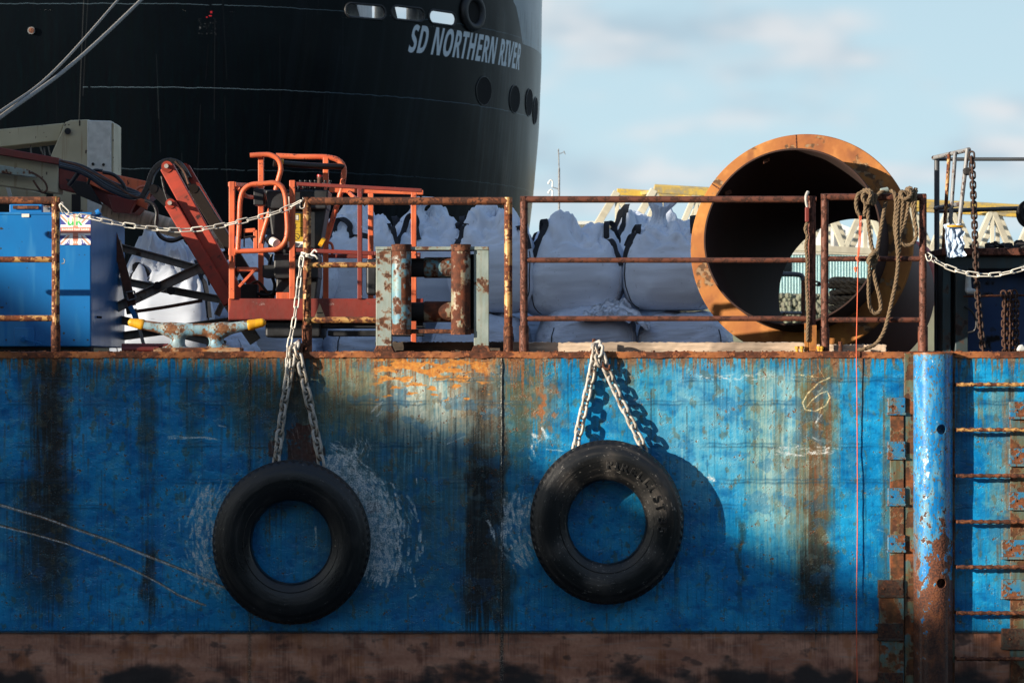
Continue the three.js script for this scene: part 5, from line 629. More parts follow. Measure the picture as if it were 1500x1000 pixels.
  sq([[430, 269], [618, 279]], zf, 5.5, M.redDark); sq([[527, 276], [527, 438]], zf, 7, M.redDark); sq([[606, 282], [606, 470], [606, 520]], zf, 8); sq([[543, 283], [543, 440]], zb, 8); sq([[476, 278], [620, 282]], zb, 7); sq([[432, 366], [548, 371]], zf, 6, M.redDark); sq([[480, 375], [616, 376]], zb, 6, M.redDark); sq([[548, 371], [616, 373]], zf, 6, M.redDark);
  sq([[477, 230], [477, 440]], zb, 8); sq([[339.5, 270, zf], [385, 272, zb]], zf, 6);
  sq([[382, 228], [382, 440]], zb + 0.3, 8); rd([[366, 227.5], [384, 226.5], [396, 227], [407, 233], [411, 246], [407, 264], [402, 284], [394, 312], [386, 338], [381, 356]], zb + 0.35, 7.5); rd([[404, 228], [440, 229.5], [482, 230.5], [496, 235], [503, 244], [503, 260], [497, 288], [488, 318], [480, 345], [474, 365]], zb, 8);
  rd([[348, 275, zf], [356, 284, zf - 0.1], [372, 289, zb + 0.4], [396, 290, zb + 0.35]], zf, 6); rd([[510, 281, zb], [516, 287, zb + 0.2], [524, 292, zf - 0.1]], zb, 6); rd([[470, 356, zb], [484, 356, zb], [487, 362, zb], [486, 372, zb]], zb, 4);
  // gate loop
  rd([[348, 366], [350, 330], [352, 292], [356, 279], [366, 271], [385, 269], [403, 268], [412, 273], [417, 284], [419.5, 310], [420.5, 340], [417, 354], [407, 364], [388, 366.5], [366, 367.5], [344, 368]], zf + 0.04, 7.5, 90);
  sq([[357, 338], [374, 337], [374, 366]], zf + 0.02, 6); part('gate_latch', [pxBox(356, 340, 358, 362, zf + 0.03, 0.02), cyl(P(357, 348, zf + 0.04), P(370, 346, zf + 0.04), 0.008, 8)], M.darkSteel, o); part('gate_hinge', [pxBox(334, 363, 345, 374, zf + 0.02, 0.04), pxBox(335, 374, 339, 384, zf + 0.03, 0.02)], M.red, o);
  const rl = part('roller_guard', tube(curve([P(400, 239, zb + 0.32), P(414, 240, zb + 0.3), P(460, 243, zb + 0.15), P(502, 244, zb)], 16), 0.024, 18), M.darkSteel, o); part('roller_end', [cyl(P(412, 236.5, zb + 0.33), P(415, 236.6, zb + 0.33), 0.02, 14)], M.yellow, rl);
  // ---- console: tapered housing with a top panel of toggles
  const hull4 = (tx0, tx1, ty, bx0, bx1, by, z, d, m, name) => { const g = pxBox(bx0, ty, bx1, by, z, d, 0.012), p = g.attributes.position, T = P(tx0, ty, z), T1 = P(tx1, ty, z), B0 = P(bx0, by, z), B1 = P(bx1, by, z); for (let i = 0; i < p.count; i++) { const k = (p.getY(i) - B0.y) / (T.y - B0.y), u = (p.getX(i) - B0.x) / (B1.x - B0.x); p.setX(i, mixn(mixn(B0.x, B1.x, u), mixn(T.x, T1.x, u), k)); } g.computeVertexNormals(); return part(name, g, m, o); };
  const zc = zf - 0.12;
  const con = hull4(388, 481, 278, 392, 478, 306, zc + 0.06, 0.4, M.black, 'control_console'); hull4(392, 478, 304, 401, 466, 372, zc, 0.36, M.black, 'console_cabinet'); hull4(401, 466, 371, 400, 466, 408, zc + 0.05, 0.4, M.black, 'console_tray'); hull4(404, 466, 406, 404, 462, 440, zc - 0.02, 0.36, M.black, 'console_foot'); part('console_flap', pxBox(371, 276, 386, 300, zc - 0.05, 0.2), M.black, con); part('pedal_box', pxBox(384, 388, 404, 406, zc + 0.02, 0.3), M.black, o);
  const cr = rng(5); for (let r = 0; r < 3; r++) { const g = []; for (let c = 0; c < 7; c++) { const x = 437 + c * 7.2 + r * 1.5, y = 279 - r * 4; g.push(cyl(P(x, y, zc + 0.02 - r * 0.06), P(x + (cr() - 0.5) * 2, y - 6, zc + 0.03 - r * 0.06), 0.008, 8), cyl(P(x, y - 5, zc + 0.02 - r * 0.06), P(x, y - 7, zc + 0.02 - r * 0.06), 0.011, 8)); } part('toggle_row', g, r === 1 ? M.chainGal : M.black, con); }
  part('stop_button', [cyl(P(439, 277, zc), P(439, 272, zc), 0.016, 12), cyl(P(439, 273, zc), P(439, 270, zc), 0.024, 14)], M.drumRed, con); part('joystick', [cyl(P(467, 278, zc), P(468, 262, zc), 0.016, 10), cyl(P(468, 262, zc), P(468.5, 257, zc), 0.02, 10)], M.strapBrown, con); part('joystick_cap', cyl(P(468, 259, zc + 0.004), P(468.5, 256, zc + 0.004), 0.0205, 12), M.drumRed, con);
  const lab = canvasTex(160, 340, (g, w, h) => { g.fillStyle = '#b8982a'; g.fillRect(0, 0, w, h); g.fillStyle = '#e8e6de'; g.fillRect(0, 282, w, 58); g.fillStyle = '#55524a'; g.fillRect(50, 8, 58, 60); g.fillStyle = '#c8c4b8'; g.fillRect(58, 14, 42, 46); g.fillStyle = '#55524a'; g.fillRect(76, 14, 5, 46); g.fillStyle = '#2a2620'; g.fillRect(0, 78, w, 4); g.fillRect(0, 178, w, 4); g.fillRect(74, 100, 6, 62); g.fillRect(62, 104, 30, 5); g.fillRect(60, 140, 34, 4); g.fillRect(112, 140, 26, 8); g.lineWidth = 7; g.strokeStyle = '#2a2620'; g.beginPath(); g.arc(82, 232, 30, 0, 6.3); g.moveTo(60, 212); g.lineTo(104, 252); g.stroke(); g.fillStyle = '#44413c'; for (let i = 0; i < 3; i++) g.fillRect(30, 298 + i * 12, 90 - i * 16, 5); });
  decal(421, 313, 446, 362, zc + 0.012, new THREE.MeshStandardMaterial({ map: lab, roughness: 0.45, name: 'warning_label' }), 'warning_label', o); decal(420.5, 288, 425, 342, zc + 0.065, M.chainWhite, 'notice_strip', con);
  const tri = new THREE.Shape(); [[468, 444], [460, 466], [477, 466]].forEach(([x, y], i) => { const p = P(x, y, zf); i ? tri.lineTo(p.x, p.y) : tri.moveTo(p.x, p.y); }); part('warning_triangle', uvBox(new THREE.ShapeGeometry(tri).translate(0, 0, zf + 0.003)), new THREE.MeshStandardMaterial({ name: 'warning_triangle', color: 0xb59a78, roughness: 0.6 }), o);
  part('triangle_mark', uvBox(mergeGeometries([bar(P(468.5, 452, zf + 0.0045), P(468.5, 463, zf + 0.0045), 0.006, 0.002), bar(P(464, 458, zf + 0.0045), P(473, 458, zf + 0.0045), 0.002, 0.006)])), M.black, o);
  const st = part('plug_socket', [cyl(P(396, 350, zc + 0.02), P(402, 356, zc + 0.1), 0.04, 16)], M.black, o); part('plug_cap', [cyl(P(399, 353, zc + 0.12), P(405, 357, zc + 0.17), 0.032, 14)], M.cream ?? M.chainWhite, st); part('beacon', cyl(P(469, 353, zc + 0.05), P(474, 356, zc + 0.05), 0.034, 16), M.yellow, o);
  hose([[398, 372], [394, 392], [402, 418], [398, 430], [384, 432], [374, 428]], zf - 0.3, 0.012); hose([[362, 420], [376, 412], [388, 424], [396, 436]], zf - 0.3, 0.01, M.strapBrown); hose([[350, 410], [372, 436], [400, 432], [410, 420]], zf - 0.4, 0.012); part('valve_block', [pxBox(352, 416, 376, 437, zf - 0.25, 0.15), pxBox(380, 425, 400, 437, zf - 0.3, 0.12)], M.scrap, o); part('step', [pxBox(346, 391, 376, 397, zf, 0.2), bar(P(372, 396, zf), P(350, 420, zf), 0.03, 0.02)], M.red, o);
  // under the basket
  part('mount_box', [pxBox(388, 469, 470, 494, zf - 0.06, 0.6, 0.02), pxBox(470, 472, 620, 480, zf - 0.1, 0.5), pxBox(480, 484, 620, 492, zf - 0.12, 0.4)], M.black, o); part('side_lamp', pxBox(536, 379, 552, 432, zf + 0.01, 0.12, 0.02), M.black, o);
}
// ---------------------------------------------------------------- grey scissor frame lying at the tank, ratchet strap
{
  const o = thing('scissor_frame', 'crossed grey steel frame bars stacked between tank and boom lift', 'steel frame', P(250, 518, -2.0).setY(-0.35));
  for (const [x0, y0, x1, y1, z, w] of [[160, 358, 342, 408, -2.1, 11], [158, 408, 350, 444, -2.15, 11], [168, 452, 344, 368, -1.9, 13], [158, 464, 330, 505, -2.1, 12], [168, 494, 345, 470, -2.2, 12], [172, 352, 190, 460, -1.95, 9], [318, 462, 350, 392, -2.1, 7], [330, 436, 374, 500, -1.7, 18]]) { const a = P(x0, y0, z), b = P(x1, y1, z), up = V(0, 0, 1).cross(b.clone().sub(a)).normalize(), s = w * SC(z); part('frame_bar', [bar(a, b, 0.05, s, up, 0.003), bar(a.clone().addScaledVector(up, s * 0.47).add(V(0, 0, 0.04)), b.clone().addScaledVector(up, s * 0.47).add(V(0, 0, 0.04)), 0.05, 0.008, up, 0.002)], M.greySteel, o); }
  part('frame_pin', [[250, 426], [230, 418]].map(([x, y]) => cyl(P(x, y, -1.95), P(x, y, -1.8), 0.03, 14)), M.scrap, o);
  const s = thing('ratchet_strap', 'brown ratchet strap with steel buckle running down beside the blue tank', 'strap', P(192, 515, -1.75)), z = -1.8;
  part('webbing', ribbon(curve([P(160, 326, z), P(175, 376, z), P(186, 418, z), P(193, 448, z)], 24), 12 * SC(z), 0.004, V(1, 0.25, 0)), M.strapBrown, s); part('tail', ribbon(curve([P(197, 452, z), P(203, 478, z), P(211, 508, z), P(214, 516, z)], 14), 5 * SC(z), 0.004, V(1, 0.2, 0)), M.greySteel, s);
  part('buckle', [bar(P(184, 428, z + 0.02), P(196, 426, z + 0.02), 0.02, 0.01), bar(P(187, 440, z + 0.02), P(199, 437, z + 0.02), 0.02, 0.01), bar(P(184, 428, z + 0.02), P(187, 440, z + 0.02), 0.02, 0.012, V(1, 0, 0)), bar(P(196, 426, z + 0.02), P(199, 437, z + 0.02), 0.02, 0.012, V(1, 0, 0))], M.paleGal, s); part('hook_webbing', ribbon(curve([P(190, 448, z + 0.01), P(194, 456, z + 0.01), P(198, 466, z + 0.01)], 8), 7 * SC(z), 0.005, V(1, 0.3, 0)), M.tankBlue, s);
  part('cross_strap', ribbon(curve([P(192, 457, z), P(240, 450, z), P(296, 440, z)], 14), 5 * SC(z), 0.004, V(0, 1, 0.1)), M.strapBrown, s);
  solo('steel_tubes', 'dull red tubes lying on deck beside the mooring cleat', 'tubes', [cyl(P(178, 507, -0.9), P(246, 507, -0.9), 0.02, 12), cyl(P(178, 512, -0.8), P(232, 512, -0.8), 0.022, 12)], M.redDark);
}
// ---------------------------------------------------------------- bulk bags
function makeBag(label, px, pyBase, z, w, h, seed, opt = {}) {
  const base = P(px, pyBase, z); if (opt.deck) base.y = -0.35;
  const o = thing('bulk_bag', label, 'bulk bag', base, opt.low ? 'bulk bags in the lower layer' : 'bulk bags in the upper layer');
  const low = opt.low, r = rng(seed * 7 + 1), lean = (r() - 0.5) * 0.1 + (opt.lean ?? 0), yaw = (r() - 0.5) * 0.5 + (opt.yaw ?? 0), d = opt.d ?? w, tilt = (r() - 0.5) * 0.1, ph = seed * 3.7;
  // a filled square sack: round bottom edge, full sides, then a slack top that slumps inwards
  const prof = low ? [[0, 0], [0.6, 0], [0.86, 0.03], [0.99, 0.14], [1.07, 0.35], [1.07, 0.58], [0.99, 0.78], [0.85, 0.91], [0.55, 0.99], [0, 1.0]] : [[0, 0], [0.5, 0], [0.74, 0.025], [0.91, 0.1], [1.02, 0.24], [1.05, 0.4], [1.0, 0.53], [0.9, 0.63], [0.8, 0.7], [0.68, 0.77], [0.5, 0.83], [0.28, 0.86], [0, 0.85]];
  const cr = new THREE.CatmullRomCurve3(prof.map(([a, b]) => V(a, b, 0)), false, 'centripetal'), c = Math.cos(yaw), s = Math.sin(yaw);
  const peaks = low ? [] : [0, 1, 2, 3].map((i) => [(i + 0.5) * Math.PI / 2 + (r() - 0.5) * 0.7, 0.35 + 0.5 * r(), 0.03 + 0.14 * r() * r(), 0.4 + 0.25 * r()]);
  if (opt.tuft) peaks.push([r() * 6.28, 0.15, opt.tuft, 0.5]);
  const at = (u, v, off = 0) => {
    const q = cr.getPoint(v), a = u * Math.PI * 2, e = mixn(0.5, 0.85, low ? 0 : ss(0.6, 0.9, q.y)), ca = Math.cos(a), sa = Math.sin(a), cx = Math.sign(ca) * Math.pow(Math.abs(ca), e), cz = Math.sign(sa) * Math.pow(Math.abs(sa), e), top = low ? 0 : ss(0.5, 0.8, q.y);
    const X0 = cx * q.x, Z0 = cz * q.x, n1 = fb3(cx * 0.9 + ph, q.y * 1.6, cz * 0.9, 2), n2 = fb3(X0 * 2.2 + ph, q.y * 3.2, Z0 * 2.2 + 5, 3), cre = Math.pow(1 - Math.abs(fb3(X0 * 1.7 + ph * 2, q.y * 2.0, Z0 * 1.7 + 9, 2)), 5), corner = Math.pow(Math.abs(Math.sin(2 * a)), 3);
    const wr = fb3(cx * 1.4 + ph, q.y * 9, cz * 1.4, 2);
    const rr = 1 + 0.05 * n1 + (low ? 0.018 * wr : 0.008 * wr * (1 - top)) + top * (0.05 * n2 - 0.07 * cre) + off / (w / 2) / Math.max(0.3, q.x);
    let y = q.y + tilt * X0 * q.y + (low ? 0.03 * n1 * q.y + 0.02 * n2 * ss(0.7, 1, q.y) : top * (0.06 * n1 + 0.045 * n2 - 0.05 * cre + 0.11 * corner * q.x * q.x));
    for (const [pa, pr, ph_, pw] of peaks) { const dx = X0 - Math.cos(pa) * pr, dz = Z0 - Math.sin(pa) * pr, g = Math.sqrt(dx * dx + dz * dz + 0.003) / pw; y += top * ph_ * Math.pow(Math.max(0, 1 - g * g), 2) * (1 + 0.4 * n2); }
    const x = X0 * rr * w / 2, zz = Z0 * rr * d / 2, X = x * c - zz * s + lean * w * q.y * q.y * 1.4, Z = x * s + zz * c;
    return V(base.x + X, base.y + y * h + off * top, z + Z);
  };
  const nu = 128, nv = 80, pos = [], uv = [], idx = []; for (let j = 0; j <= nv; j++) for (let i = 0; i <= nu; i++) { const p = at((i / nu + 0.75) % 1, j / nv); pos.push(p.x, p.y, p.z); uv.push(i / nu * w * 3.6 + seed * 0.37, j / nv * h * 1.7 + seed * 0.21); }
  for (let j = 0; j < nv; j++) for (let i = 0; i < nu; i++) { const a = j * (nu + 1) + i, b = a + nu + 1; idx.push(a, b, a + 1, a + 1, b, b + 1); }
  const g = new THREE.BufferGeometry(); g.setAttribute('position', new THREE.Float32BufferAttribute(pos, 3)); g.setAttribute('uv', new THREE.Float32BufferAttribute(uv, 2)); g.setIndex(idx); g.computeVertexNormals();
  const sack = part('sack', g, low ? M.bagLow : M.bag, o);
  for (const u of [0.125, 0.375]) part('seam', tube(Array.from({ length: 40 }, (_, i) => at(u + 0.003 * Math.sin(i * 0.3), mixn(0.16, low ? 0.66 : 0.5, i / 39), 0.004)), 0.0045, 6), (u < 0.2) !== !!(seed % 2) ? M.cord : M.strap, sack);
  if (!low) for (const [k, u0] of [[0, 0.125], [1, 0.375], [2, 0.62]]) {   // webbing up each corner, ending in a slack loop
    const u1 = u0 + (r() - 0.5) * 0.03, v0 = mixn(0.46, 0.52, r()), pts = []; for (let i = 0; i <= 14; i++) pts.push(at(mixn(u0, u1, i / 14), mixn(v0, 0.7, i / 14), 0.008));
    if (r() < 0.75) { const e = pts[14], ax = (r() - 0.5) * 0.16, up = 0.05 + 0.1 * r(), du = (r() < 0.5 ? -1 : 1) * (0.05 + 0.05 * r()), f = at(u1 + du, 0.72, 0.012); pts.push(e.clone().lerp(f, 0.2).add(V(ax * 0.5, up * 0.8, 0.01)), e.clone().lerp(f, 0.55).add(V(ax, up, 0)), f.clone().add(V(ax * 0.4, up * 0.5, 0)), f); for (let i = 1; i <= 5; i++) pts.push(at(u1 + du * (1 + 0.1 * i), 0.72 - 0.02 * i, 0.01)); }
    part('lifting_strap', ribbon(curve(pts, 56), 0.05, 0.005, V(c, 0.1, s).add(V(0.25 * (r() - 0.5), 0, 0))), M.strap, o);
  }
  if (opt.neck) { // cloth neck gathered and tied, with a flared end
    const p0 = at(0.25, 0.97), A = p0.clone().setX(base.x + (opt.lean ?? 0) * w * 1.1 + opt.neck[0]), H = opt.neck[1], W0 = opt.neck[2], P3 = [], I3 = [], U3 = [], n = 72, m = 30;
    for (let j = 0; j <= m; j++) for (let i = 0; i <= n; i++) { const t = j / m, a = i / n * 6.2832, f = 0.5 * Math.sin(a * 6 + 2 * Math.sin(t * 3 + ph)) + 0.3 * Math.sin(a * 11 + ph), rad = W0 * (mixn(1.0, 0.42, ss(0, 0.55, t)) + 0.5 * ss(0.6, 1, t)) * (1 + 0.32 * f * (0.5 + t)) * (1 - 0.9 * ss(0.97, 1, t)); P3.push(A.x + Math.cos(a) * rad + 0.05 * t * t, A.y - 0.06 + t * H * (1 + 0.14 * Math.sin(a * 2 + ph) * t), A.z + Math.sin(a) * rad * 0.8); U3.push(i / n * 0.5, t * H); }
    for (let j = 0; j < m; j++) for (let i = 0; i < n; i++) { const a = j * (n + 1) + i, b = a + n + 1; I3.push(a, b, a + 1, a + 1, b, b + 1); }
    const G = new THREE.BufferGeometry(); G.setAttribute('position', new THREE.Float32BufferAttribute(P3, 3)); G.setAttribute('uv', new THREE.Float32BufferAttribute(U3, 2)); G.setIndex(I3); G.computeVertexNormals(); part('tied_neck', G, M.bag, sack);
  }
  return o;
}
{
  const B = makeBag;
  B('sunlit white bulk bag just right of the blue tank behind the crossed bars', 236, 0, -3.3, 0.8, 1.36, 3, { deck: true, lean: 0.02, tuft: 0.1 });
  B('shaded bulk bag half hidden behind the orange boom arms', 338, 470, -4.6, 0.8, 0.8, 4);
  B('bulk bag behind the control console of the basket', 432, 458, -5.6, 0.86, 0.8, 5);
  B('bulk bag with a sloping top seen through the basket rails', 522, 456, -5.7, 0.78, 0.98, 6, { tuft: 0.12 });
  B('lumpy topped bulk bag with a tied neck above the roller fairlead', 628, 458, -5.9, 0.82, 0.96, 7, { neck: [-0.12, 0.2, 0.13], tuft: 0.08 });
  B('large bulk bag with a curved black strap behind the railing gap', 725, 458, -5.5, 0.76, 0.98, 19, { tuft: 0.04 });
  B('slumped wide bulk bag left of the pair in front of the pipe', 834, 464, -5.6, 0.9, 0.92, 10, { lean: 0.05, yaw: 0.1 });
  B('bulk bag with a pointed tied neck just left of the orange pipe', 984, 455, -5.5, 0.84, 0.86, 14, { neck: [-0.1, 0.3, 0.13], lean: -0.03 });
  B('rounded bulk bag standing behind the pointed one beside the pipe', 950, 455, -6.6, 0.84, 0.98, 12, { tuft: 0.05 });
  for (const [x, l, s] of [[1003, 'lower bulk bag right under the pointed bag by the pipe', 21], [858, 'lower bulk bag with rumpled top under the slumped bag', 22], [703, 'lower bulk bag behind the railing gap and dark timber', 23], [548, 'lower bulk bag behind the left foot of the roller fairlead', 24], [402, 'lower bulk bag below the boom lift basket', 25]]) B(l, x, 0, -5.45, 0.8, x === 858 ? 0.78 : x > 980 ? 0.72 : 0.7, s, { deck: true, low: true });
  B('lower bulk bag behind the mooring cleat', 300, 0, -3.9, 0.86, 0.6, 26, { deck: true, low: true });
  for (const [x, l, s] of [[778, 'bulk bag at the back seen in the gap left of the rumpled lower bag', 31], [932, 'bulk bag at the back seen in the gap between the two right lower bags', 32], [625, 'bulk bag at the back seen in the gap behind the roller fairlead', 33]]) B(l, x, 0, -6.7, 0.95, 0.8, s, { deck: true, low: true });
  const fl = P(900, 452, -5.0), pts = []; // loose flap of cloth between the layers
  const g = new THREE.PlaneGeometry(0.62, 0.34, 48, 26), p = g.attributes.position; for (let i = 0; i < p.count; i++) { const u = p.getX(i) / 0.62 + 0.5, v = p.getY(i) / 0.34 + 0.5, n = fb2(u * 4, v * 3, 3); p.setXYZ(i, fl.x + (u - 0.5) * 0.62, fl.y - 0.05 + 0.13 * Math.sin(u * 3.14) * (0.4 + v) - 0.06 * u + 0.04 * n - (1 - v) * 0.06, fl.z + 0.05 - v * 0.3 + 0.04 * n); } g.computeVertexNormals(); void pts;
  solo('cloth_flap', 'loose rumpled bag cloth flap lying on the lower bag', 'cloth', uvBox(g), M.bag);
}

// ---------------------------------------------------------------- the big rusty pipe
{
  const A = P(1160, 346, -1.35), Bk = P(1253, 432, -3.95), ax = Bk.clone().sub(A).normalize(), L = A.distanceTo(Bk), o = thing('steel_pipe', 'large orange rusty steel pipe section with flange ring lying on deck', 'pipe', V(A.x, -0.35, -2));
  const q = new THREE.Quaternion().setFromUnitVectors(V(0, 0, -1), ax), lathe = (prof, m, name, seg = 160, uvs = 1) => { const g = new THREE.LatheGeometry(prof.map(([r, d]) => new THREE.Vector2(r, d)), seg); g.rotateX(-Math.PI / 2); const u = g.attributes.uv, p = g.attributes.position; for (let i = 0; i < u.count; i++) { const a = Math.atan2(p.getY(i), p.getX(i)), r = Math.hypot(p.getX(i), p.getY(i)); if (uvs === 0) u.setXY(i, p.getX(i), p.getY(i)); else u.setXY(i, a * r, p.getZ(i)); } g.applyQuaternion(q).translate(A.x, A.y, A.z); return part(name, toCreasedNormals(g, 0.5), m, o); };
  const ri = 0.64, ro = 0.657, rf = 0.835, d0 = 0.34;
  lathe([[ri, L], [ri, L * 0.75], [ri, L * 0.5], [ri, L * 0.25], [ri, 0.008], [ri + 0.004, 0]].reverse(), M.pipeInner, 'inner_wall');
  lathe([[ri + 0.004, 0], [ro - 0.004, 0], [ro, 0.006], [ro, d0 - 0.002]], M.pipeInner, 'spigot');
  lathe([[ro, d0], [rf - 0.006, d0], [rf, d0 + 0.006], [rf, d0 + 0.05], [ro, d0 + 0.056]], M.pipeOrange, 'flange_ring', 200, 0);
  lathe([[ro, d0 + 0.056], [ro, L * 0.4], [ro, L * 0.7], [ro, L]], M.pipeBody, 'barrel');
  lathe([[ro, L], [ri, L]], M.pipeBody, 'far_rim');
  for (const [a, w] of [[1.615, 0.006], [2.52, 0.006]]) { const g = []; for (let i = 0; i < 14; i++) { const r0 = mixn(ro + 0.004, rf - 0.006, i / 14), r1 = mixn(ro + 0.004, rf - 0.006, (i + 1) / 14); const p = (r) => V(Math.cos(a) * r, Math.sin(a) * r, -d0 + 0.0).applyQuaternion(q).add(A); g.push(cyl(p(r0), p(r1 + 0.002), w * (0.8 + 0.4 * Math.abs(N2(i, a))), 6)); } part('weld_seam', g, M.rust, o); }
  for (const [a, r] of [[2.55, ri - 0.02], [1.95, ri - 0.02]]) { const p = V(Math.cos(a) * r, Math.sin(a) * r, -0.06).applyQuaternion(q).add(A); part('lug', bar(p, p.clone().add(V(0.05, 0.02, -0.02)), 0.02, 0.03), M.rust, o); }
  for (const [x, l] of [[1090, 'timber chock under the left of the pipe'], [1240, 'timber chock under the right of the pipe']]) { const p = P(x, 512, -1.8); solo('timber_chock', l, 'chock', boxAt(p.x - 0.12, p.x + 0.12, -0.35, A.y - rf * 0.985 - 0.02 > -0.3 ? A.y - rf * 0.93 : -0.1, -2.0, -1.6, 0.01), M.timberDark); }
  const d = P(1334, 410, -4.4), s = SC(-4.4);
  solo('red_buoy', 'red rounded buoy half hidden behind the right side of the pipe', 'buoy', blob([[V(d.x - 0.02, d.y + 0.1, d.z), V(d.x - 0.02, d.y - 0.14, d.z), 44 * s * 0.95, 40 * s]], 0.02, 0.016), M.drumRed);
  // coil of rope and a small frame seen through the pipe
  const cz = -6.2, rc = thing('rope_coil', 'coil of dark rope seen through the big pipe', 'rope coil', P(1246, 460, cz)); const cc = P(1250, 440, cz), pts = []; for (let i = 0; i <= 300; i++) { const a = i / 300 * 6.2832 * 7; pts.push(V(cc.x + Math.cos(a) * (0.19 + 0.012 * Math.sin(a * 3.3)), cc.y - 0.14 + i / 300 * 0.34 + 0.012 * Math.sin(a * 1.7), cz + Math.sin(a) * 0.19)); }
  part('coil', rope(pts, 0.03), M.rope, rc); part('drum', cyl(V(cc.x, -0.35, cz), V(cc.x, cc.y + 0.16, cz), 0.15, 18), M.scrap, rc);
  const rr = thing('handrail', 'grey handrail with rusty post seen through the pipe left of the rope coil', 'handrail', P(1176, 515, -7.5).setY(-0.35)), hz = -7.6; part('rail', tube(curve([P(1120, 402, hz), P(1168, 402, hz), P(1175, 404, hz), P(1177, 410, hz)], 20), 3.6 * SC(hz), 10), M.darkPipe, rr); part('post', cyl(P(1177, 408, hz), V(P(1177, 0, hz).x, -0.35, hz), 3.2 * SC(hz), 10), M.rust, rr); part('rail', cyl(P(1120, 458, hz), P(1176, 458, hz), 2.4 * SC(hz), 8), M.paleGal, rr); chain(rr, [P(1178, 408, hz), P(1200, 416, hz), P(1224, 419, hz)], 0.08, 0.04, 0.008, M.chainDark, { seed: 3 });
}
